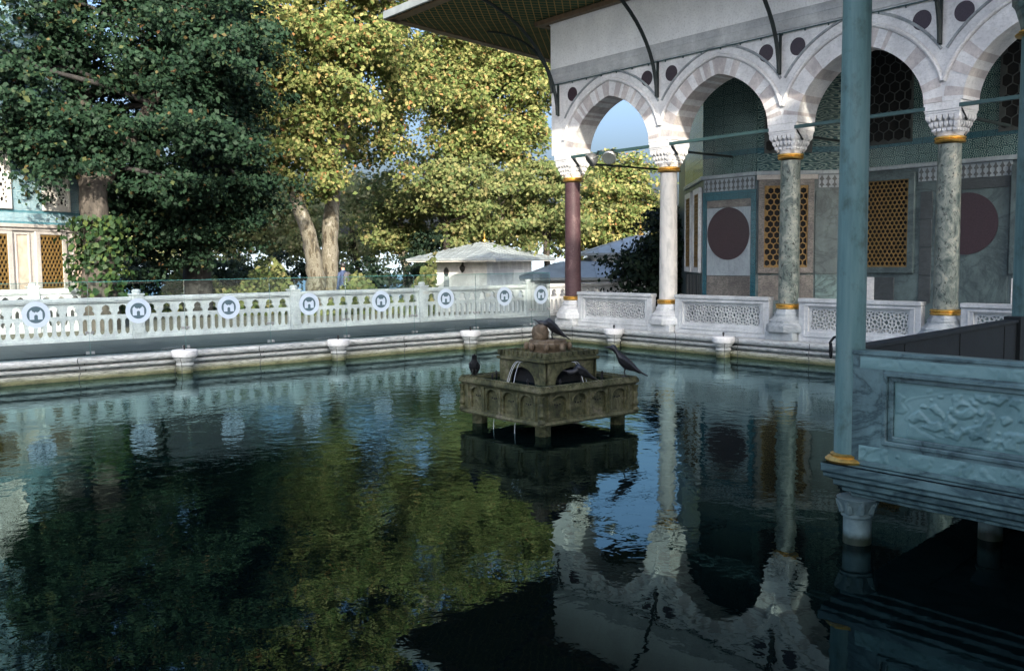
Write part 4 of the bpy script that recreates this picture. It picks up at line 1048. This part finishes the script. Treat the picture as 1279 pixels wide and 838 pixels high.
# second pavilion with stepped lead roofs and a gold finial
pc = P(800, 330, 40); pc.z = 0
pav = thing('lead_roofed_pavilion', 'low pavilion with stepped pale lead roofs and gold finial between the columns', 'pavilion', (pc.x, pc.y, -1.2))
pu = Vector((rt.x, rt.y, 0)).normalized(); pv = Vector((-pu.y, pu.x, 0))
def block(nm, c, ax, ay, z0, z1, mat, parent):
    f_ = frame(c, pu, pv); mb = MB(); mb.obox(lambda a, b, n: f_(a, b, n), -ax, ax, z0, z1, -ay, ay); mb.build(nm, mat, parent, smooth=False)
block('wall', pc, 2.0, 2.0, -1.6, 1.45, 'hut_plaster', pav); block('drum', pc, 2.15, 2.15, 1.452, 1.84, 'hut_plaster', pav)
mb = MB(); hip_roof(mb, pc, pu, pv, 2.6, 2.6, 1.95, 2.75, .05); seams(mb, pc, pu, pv, 2.6, 2.6, 1.95, 2.75, .05, 9); mb.build('roof', 'lead_roof', pav)
mb = MB(); hip_roof(mb, pc, pu, pv, 3.0, 3.0, 1.42, 1.75, 2.2); mb.build('skirt_roof', 'lead_roof', pav)
q = pc-pu*2.6-pv*3.0
mb = MB(); hip_roof(mb, q, pu, pv, 2.6, 1.9, 1.02, 1.62, 1.0); seams(mb, q, pu, pv, 2.6, 1.9, 1.02, 1.62, 1.0, 9); mb.build('lower_roof', 'lead_roof', pav)
block('lower_wall', q, 2.2, 1.5, -1.6, .92, 'hut_plaster', pav)
finial(pav, pc.x, pc.y, 2.74, .75)

# ------------------------------------------------------------------ person beyond the balustrade
def person(loc, yaw):
    t = thing('person', 'person in dark blue jacket with a backpack standing beyond the balustrade', 'person', loc)
    V = [(0, 0, .95), (0, 0, 1.15), (0, .01, 1.36), (0, .02, 1.50), (0, .02, 1.60), (0, .03, 1.70), (0, .03, 1.76),
         (.10, 0, .90), (.11, .03, .50), (.11, 0, .08), (.11, .12, .04), (-.10, 0, .90), (-.11, .01, .50), (-.11, -.02, .08), (-.11, .10, .04),
         (.19, .01, 1.42), (.27, .0, 1.16), (.22, .18, 1.02), (.20, .26, 1.02), (-.19, .01, 1.42), (-.26, -.03, 1.16), (-.25, .04, .92), (-.25, .06, .84)]
    Rr = [.145, .135, .15, .075, .06, .095, .075, .10, .065, .05, .04, .10, .065, .05, .04, .065, .05, .042, .04, .065, .05, .042, .04]
    Ed = [(0, 1), (1, 2), (2, 3), (3, 4), (4, 5), (5, 6), (0, 7), (7, 8), (8, 9), (9, 10), (0, 11), (11, 12), (12, 13), (13, 14), (2, 15), (15, 16), (16, 17), (17, 18), (2, 19), (19, 20), (20, 21), (21, 22)]
    me = bpy.data.meshes.new('body'); me.from_pydata(V, Ed, []); o = bpy.data.objects.new('body', me); COL.objects.link(o); o.parent = t
    sk = o.modifiers.new('skin', 'SKIN'); 
    for i, r_ in enumerate(Rr): me.skin_vertices[0].data[i].radius = (r_, r_)
    me.skin_vertices[0].data[0].use_root = True
    ss = o.modifiers.new('sub', 'SUBSURF'); ss.levels = 2; ss.render_levels = 2
    dg = bpy.context.evaluated_depsgraph_get(); ev = bpy.data.meshes.new_from_object(o.evaluated_get(dg)); o.modifiers.clear(); o.data = ev
    ev.materials.clear()
    for m in ('skin', 'jacket', 'trousers'): ev.materials.append(M[m])
    for p_ in ev.polygons:
        z = p_.center.z; p_.use_smooth = True
        p_.material_index = 0 if (z > 1.54 or (abs(p_.center.x) > .17 and z < 1.0 and z > .7 and False)) else (1 if z > .92 or abs(p_.center.x) > .21 else 2)
    mb = MB(); mb.sphere((0, .02, 1.715), .105, 8, (.95, 1.05, 1)); mb.build('hair', 'lantern_black', t, world=False)
    mb = MB(); mb.lathe([(.10, 1.06), (.16, 1.09), (.17, 1.25), (.15, 1.40), (.08, 1.47)], 10, (0, -.20, 0), 0, 1.0, .65); mb.build('backpack', 'backpack', t, world=False)
    t.rotation_euler.z = yaw
pp = P(429, 345, 33.5); person((pp.x, pp.y, float(height(pp.x, pp.y))-.02), YAW+.9)

# ------------------------------------------------------------------ trees
def quick(name, V, Q, mat, parent):
    me = bpy.data.meshes.new(name); off = wloc(parent) if parent is not None else Vector((0, 0, 0))
    V = V-np.array(off)[None]
    me.vertices.add(len(V)); me.vertices.foreach_set('co', V.astype(np.float32).ravel())
    me.loops.add(Q.size); me.loops.foreach_set('vertex_index', Q.astype(np.int32).ravel())
    me.polygons.add(len(Q)); me.polygons.foreach_set('loop_start', np.arange(0, Q.size, 4, dtype=np.int32)); me.polygons.foreach_set('loop_total', np.full(len(Q), 4, np.int32))
    me.materials.append(M[mat]); me.update(calc_edges=True)
    o = bpy.data.objects.new(name, me); COL.objects.link(o)
    if parent is not None: o.parent = parent
    return o
def leaves(C, N, size, rs):
    n = len(C); N = N/np.linalg.norm(N, axis=1, keepdims=True)
    a = rs.normal(size=(n, 3)); a[:, 2] -= .5; a -= N*(a*N).sum(1, keepdims=True); a /= np.linalg.norm(a, axis=1, keepdims=True)
    b = np.cross(N, a); s = size*rs.uniform(.6, 1.35, (n, 1))
    V = np.stack([C-a*s*.55, C+b*s*.42+N*s*.10+a*s*.05, C+a*s*.62-N*s*.08, C-b*s*.42+N*s*.10+a*s*.05], 1).reshape(-1, 3)
    return V, np.arange(4*n).reshape(-1, 4)
def crown_mesh(ells, clumps, per, clump_r, leaf, rs, droop=0.):
    vols = np.array([e[1][0]*e[1][1]*e[1][2] for e in ells])**.67; vols /= vols.sum()
    Cs = []; Ns = []; cl = []
    boughs = []
    for e in range(max(6, clumps//(9 if leaf > .13 else 6))):
        c, rad = ells[rs.choice(len(ells), p=vols)]
        d = rs.normal(size=3); d /= np.linalg.norm(d); q = rs.uniform(0, 1)**.35
        boughs.append((np.array(c)+d[0]*q*rad[0]*np.array(r2)+d[1]*q*rad[1]*np.array((fw.x, fw.y, 0))+np.array((0, 0, d[2]*q*rad[2])), np.array(c)))
    for k in range(clumps):
        bo, c = boughs[rs.integers(len(boughs))]
        p = bo+rs.normal(size=3)*np.array((1, 1, .6+droop))*clump_r*.95
        cl.append(p); cr = clump_r*rs.uniform(.5, 1.15); n = int(per*rs.uniform(.6, 1.3))
        g = rs.normal(size=(n, 3))*np.array((1, 1, .45+droop))*cr*.5
        Cs.append(p+g); out = p-c
        Ns.append(rs.normal(size=(n, 3))*.7+np.array((0, 0, .7))+.5*out/(np.linalg.norm(out)+1e-6)+.35*g/cr+.35*np.array(SUN_AZ))
    return np.concatenate(Cs), np.concatenate(Ns), cl
def E(px, py, D, rx, ry, rd): c = P(px, py, D); return (c, (rx*D/F_PX, rd, ry*D/F_PX))
def tree(name, label, stems, ells, clumps, per, clump_r, leaf, lmat, bmat, seed, group=None, limbs=18, droop=0., cat='tree'):
    rs = np.random.default_rng(seed); base = stems[0][0][0]
    t = thing(name, label, cat, base, group)
    C, N, cl = crown_mesh(ells, clumps, per, clump_r, leaf, rs, droop)
    V, Q = leaves(C, N, leaf, rs); quick('crown', V, Q, lmat, t)
    mb = MB(); tops = []
    for pts, rads in stems:
        pp_ = []; rr_ = []
        for i in range(len(pts)-1):
            for k in range(5):
                f = k/5; p = Vector(pts[i]).lerp(Vector(pts[i+1]), f); p += Vector(rs.normal(size=3))*rads[i]*.055*(0 if i == 0 and k == 0 else 1); pp_.append(p); rr_.append((rads[i]*(1-f)+rads[i+1]*f)*rs.uniform(.93, 1.07))
        pp_.append(Vector(pts[-1])); rr_.append(rads[-1]); mb.tube(pp_, rr_, 12); tops.append((pp_, rr_))
    mb.build('trunk', bmat, t, ang=80)
    mb = MB(); L_ = []
    for k in rs.choice(len(cl), min(limbs, len(cl)), replace=False):
        q = Vector(cl[k]); pp_, rr_ = tops[rs.integers(len(tops))]
        i = min(range(len(pp_)//2, len(pp_)), key=lambda j: (pp_[j]-q).length+abs(pp_[j].z-q.z+ (q-pp_[j]).length*.3))
        a_ = pp_[i]; mid = a_.lerp(q, .5)+Vector(rs.normal(size=3))*(q-a_).length*.07+Vector((0, 0, (q-a_).length*.05))
        r0 = min(rr_[i]*.55, .03+.022*(q-a_).length); mb.tube([a_, a_.lerp(mid, .5)+Vector(rs.normal(size=3))*.05*(q-a_).length*.5, mid, mid.lerp(q, .55), q], [r0, r0*.85, r0*.65, r0*.42, r0*.15], 7)
    if mb.v: mb.build('limbs', 'bark_dark' if name == 'dark_tree' else bmat, t, ang=80)
    return t
def G(px, py, D): p = P(px, py, D); p.z = float(height(p.x, p.y))-.1; return p
# the big dark tree by the left kiosk
b0 = G(124, 370, 24.6)
tree('dark_tree', 'tall dark green tree with ivy on its trunk in front of the left kiosk',
     [([b0, P(122, 300, 24.6), P(117, 235, 24.8), P(105, 170, 25.2), P(95, 60, 26), P(100, -120, 27)], [.50, .36, .33, .28, .22, .10]),
      ([P(117, 245, 24.8), P(150, 195, 25.3), P(190, 130, 26), P(230, 20, 26.8), P(240, -100, 27)], [.22, .20, .16, .12, .06])],
     [E(120, 70, 25.6, 150, 130, 2.4), E(35, 120, 24.8, 95, 90, 2.), E(225, 140, 26.2, 90, 105, 2.2), E(50, -110, 26.5, 170, 140, 3.), E(210, -100, 27, 130, 150, 3.), E(265, 40, 27, 62, 120, 2.2), E(70, 185, 24.4, 80, 28, 1.4), E(200, 235, 25.6, 55, 30, 1.3), E(120, -240, 27, 150, 90, 3.), E(5, 60, 24, 60, 110, 1.6), E(10, 150, 23.8, 60, 55, 1.3), E(75, 200, 24, 70, 22, 1.2), E(-60, 90, 24, 60, 110, 1.6), E(15, -10, 24.2, 80, 60, 1.4), E(-90, -70, 25.5, 80, 130, 2.4), E(-40, -230, 26.5, 120, 100, 3.)],
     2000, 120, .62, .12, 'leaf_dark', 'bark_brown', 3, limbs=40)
rs_ = np.random.default_rng(31); C = []; N = []
for k in range(1500):
    h_ = rs_.uniform(0, 1)**.8; py = 372-100*h_; D = 24.5; c = P(122+rs_.uniform(-6, 6)+(1-h_)*14*rs_.uniform(-1, 1.6), py, 24.6); a_ = rs_.uniform(0, 6.3); q = .45+.22*rs_.normal()
    C.append(np.array(c)+q*np.array((math.cos(a_), math.sin(a_), 0))); N.append(np.array((math.cos(a_), math.sin(a_), .35))+rs_.normal(size=3)*.4)
V, Q = leaves(np.array(C), np.array(N), .15, rs_)
iv = quick('ivy', V, Q, 'leaf_ivy', None); dt = [o for o in bpy.data.objects if o.name == 'dark_tree'][0]; iv.data.transform(Matrix.Translation(-dt.location)); iv.parent = dt
tree('dark_tree', 'second dark tree right of the ivy trunk, its crown hanging low over a grey trunk',
     [([G(247, 365, 30), P(246, 310, 30), P(248, 230, 30.3), P(255, 120, 31), P(260, 0, 31.5)], [.50, .42, .34, .24, .10])],
     [E(240, 265, 29, 62, 55, 1.6), E(285, 190, 30, 42, 85, 1.8), E(180, 265, 28, 45, 40, 1.4), E(270, 90, 31, 55, 100, 2.2)],
     620, 120, .6, .12, 'leaf_dark', 'bark_dark', 5, limbs=24)
# the great plane tree with two pale stems
tree('plane_tree', 'great plane tree with two mottled pale stems and yellow green leaves',
     [([G(393, 372, 41.5), P(395, 345, 41.5), P(388, 300, 41.5), P(372, 255, 41.5), P(355, 215, 41.6), P(330, 140, 42), P(315, 40, 42.5)], [.52, .42, .35, .31, .25, .17, .08]),
      ([G(412, 372, 42.2), P(411, 345, 42.2), P(413, 270, 42.2), P(420, 190, 42.2), P(434, 110, 42.5), P(447, 50, 43), P(455, -90, 44)], [.50, .40, .36, .31, .25, .2, .09]),
      ([P(436, 100, 42.5), P(480, 40, 44), P(540, -30, 45)], [.22, .16, .06])],
     [E(330, 140, 41.5, 62, 75, 2.6), E(355, 50, 42, 75, 85, 3.), E(345, 222, 41, 50, 32, 1.8), E(375, 180, 41, 30, 60, 1.2), E(435, 15, 42.5, 90, 60, 3.), E(410, -130, 43, 170, 110, 4.), E(470, 190, 45.5, 34, 45, 1.5), E(478, 105, 44.5, 26, 55, 1.6), E(465, 165, 45, 24, 45, 1.2), E(300, -20, 42, 60, 80, 2.5), E(415, 120, 40.5, 30, 50, 1.0), E(440, 60, 41, 40, 40, 1.2), E(395, 195, 40.5, 22, 30, .8), E(510, 60, 46, 36, 50, 1.6)],
     1150, 120, .80, .18, 'leaf_plane', 'bark_plane', 7, limbs=46, droop=.25)
tree('plane_tree', 'second plane tree with hanging yellow foliage beside the eave, its stem hidden',
     [([G(560, 372, 57), P(560, 330, 57), P(565, 230, 57), P(580, 120, 57), P(600, 0, 58)], [.6, .5, .42, .3, .12])],
     [E(585, 135, 55, 72, 72, 3.), E(640, 110, 55, 55, 62, 2.6), E(655, 175, 55, 34, 42, 1.8), E(555, 80, 54, 32, 55, 2.), E(605, 195, 55, 42, 38, 1.6), E(565, 185, 55, 20, 42, 1.2), E(525, 180, 58, 26, 48, 1.2), E(520, 110, 58, 18, 40, 1.), E(620, 20, 56, 110, 80, 3.6), E(600, -120, 57, 140, 110, 4.)],
     1000, 115, .95, .20, 'leaf_plane', 'bark_plane', 9, limbs=40, droop=.35)
tree('plane_tree', 'yellow tree crown seen through the first arch behind the gold finial',
     [([G(765, 352, 66), P(765, 330, 66), P(768, 270, 66), P(770, 230, 66)], [.45, .38, .28, .1])],
     [E(750, 260, 66, 42, 42, 2.6), E(785, 255, 66, 34, 42, 2.4), E(768, 225, 66, 34, 28, 2.2), E(805, 270, 67, 22, 30, 2.), E(720, 288, 66, 42, 28, 2.4), E(770, 296, 67, 56, 22, 2.4)],
     360, 110, .95, .22, 'leaf_plane', 'bark_plane', 12, limbs=26)
# the row of slim trees behind, each with its own label
row = [(292, 270, 54, 44, 55, 'slim pale tree of the back row, just right of the grey dark trunk'), (345, 285, 57, 40, 50, 'slim tree of the back row left of the twin plane stems'),
       (446, 275, 58, 40, 62, 'slim tree of the back row right of the twin plane stems'), (505, 272, 52, 36, 55, 'slim tree of the back row left of the dark round bush'),
       (562, 262, 49, 40, 52, 'slim tree of the back row above the hut roof edge'), (622, 256, 50, 42, 48, 'slim tree of the back row behind the hut roof peak'),
       (682, 254, 51, 36, 50, 'slim tree of the back row left of the purple column'), (395, 270, 64, 40, 50, 'slim tree of the back row seen between the twin plane stems'), (235, 285, 62, 45, 45, 'slim tree of the back row behind the grey dark trunk'), (170, 300, 60, 42, 40, 'slim tree of the back row right of the ivy trunk')]
for k, (px, py, D, rx, ry, lb) in enumerate(row):
    g = G(px, 372, D)
    st = [([g, P(px+random.uniform(-4, 4), 330, D), P(px+random.uniform(-7, 7), py+10, D), P(px+random.uniform(-8, 8), py-ry*.8, D)], [.22, .17, .12, .04])]
    q = px+random.uniform(-18, 18); st.append(([P(px, 335, D), P(q, py+20, D+.5), P(q+random.uniform(-12, 12), py-ry*.6, D+.8)], [.12, .09, .03]))
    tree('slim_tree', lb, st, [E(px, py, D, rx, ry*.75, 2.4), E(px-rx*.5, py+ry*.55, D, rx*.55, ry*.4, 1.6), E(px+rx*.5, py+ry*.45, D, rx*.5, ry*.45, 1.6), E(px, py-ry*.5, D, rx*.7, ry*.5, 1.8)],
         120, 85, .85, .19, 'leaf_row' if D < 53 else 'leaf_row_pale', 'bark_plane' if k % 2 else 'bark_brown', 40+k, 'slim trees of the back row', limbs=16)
# dark bushes
def bush(lb, ells, clumps, seed, leaf=.16):
    rs = np.random.default_rng(seed); c = Vector(ells[0][0]); g = Vector((c.x, c.y, float(height(c.x, c.y))))
    t = thing('bush', lb, 'bush', g)
    C, N, cl = crown_mesh(ells, clumps, 70, .55, leaf, rs); V, Q = leaves(C, N, leaf, rs); quick('foliage', V, Q, 'leaf_shrub', t)
    mb = MB(); 
    for k in range(7): mb.tube([g, Vector(cl[k]).lerp(g, .5)+Vector((0, 0, .2)), Vector(cl[k])], [.06, .04, .015], 6)
    mb.build('stem', 'bark_dark', t)
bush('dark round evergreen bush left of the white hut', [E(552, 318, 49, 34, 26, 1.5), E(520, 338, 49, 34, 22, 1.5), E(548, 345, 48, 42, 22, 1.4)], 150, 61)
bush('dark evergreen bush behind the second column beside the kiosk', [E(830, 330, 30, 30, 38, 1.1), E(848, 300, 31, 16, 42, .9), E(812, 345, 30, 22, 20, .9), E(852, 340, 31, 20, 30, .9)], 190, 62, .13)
bush('low dark bushes behind the balustrade at the plane tree', [E(330, 350, 47, 60, 14, 1.4), E(450, 352, 47, 55, 14, 1.4)], 110, 63)
bush('low dark hedge behind the balustrade below the hanging dark crown', [E(200, 350, 40, 60, 16, 1.4), E(275, 350, 41, 40, 14, 1.4)], 110, 64)

rs_ = np.random.default_rng(77); C = []; N = []
for k in range(26000):
    px = rs_.uniform(120, 545); D = rs_.uniform(30, 50); p = P(px, 372, D); g = float(height(p.x, p.y)); top = 1.0+.7*math.sin(px*.06)+.5*math.sin(px*.021+2)+(D-30)*.05
    C.append((p.x, p.y, g+rs_.uniform(0, 1)**1.3*top)); N.append(rs_.normal(size=3)*.7+np.array((.3, -.3, .7)))
V, Q = leaves(np.array(C), np.array(N), .17, rs_); ug = quick('undergrowth', V, Q, 'leaf_row', None); ug['kind'] = 'stuff'

# ------------------------------------------------------------------ unseen block added behind the camera, top edge shaped to shade the pool
pw = thing('shade_block', 'unseen pale block added behind the viewer to cast shade on pool and arcade', 'shade block', (34, -30, 0))
wu = Vector((SUN_AZ.y, -SUN_AZ.x, 0)); wu = wu if wu.dot(rt) > 0 else -wu     # along the block, to the viewer's right
wc = Vector((4, -6, 0))+SUN_AZ*30
fwg = frame(wc, wu, -SUN_AZ)
prof = [(-12.2, -.2), (13.5, -.2), (13.5, 18.0), (9.5, 18.4), (8.4, 18.9), (7.7, 18.0), (7.3, 18.3), (6.9, 17.7), (6.4, 18.3), (5.9, 18.0), (5.5, 18.5), (4.4, 18.8), (3.8, 18.3), (1.2, 18.5), (-2, 18.0), (-4.5, 17.3), (-8, 16.5), (-10.6, 15.9), (-12.2, 15.3)]
mb = MB(); mb.plate(prof, [], fwg, -7, 0); mb.build('shade_slab', 'back_wall', pw, smooth=False)
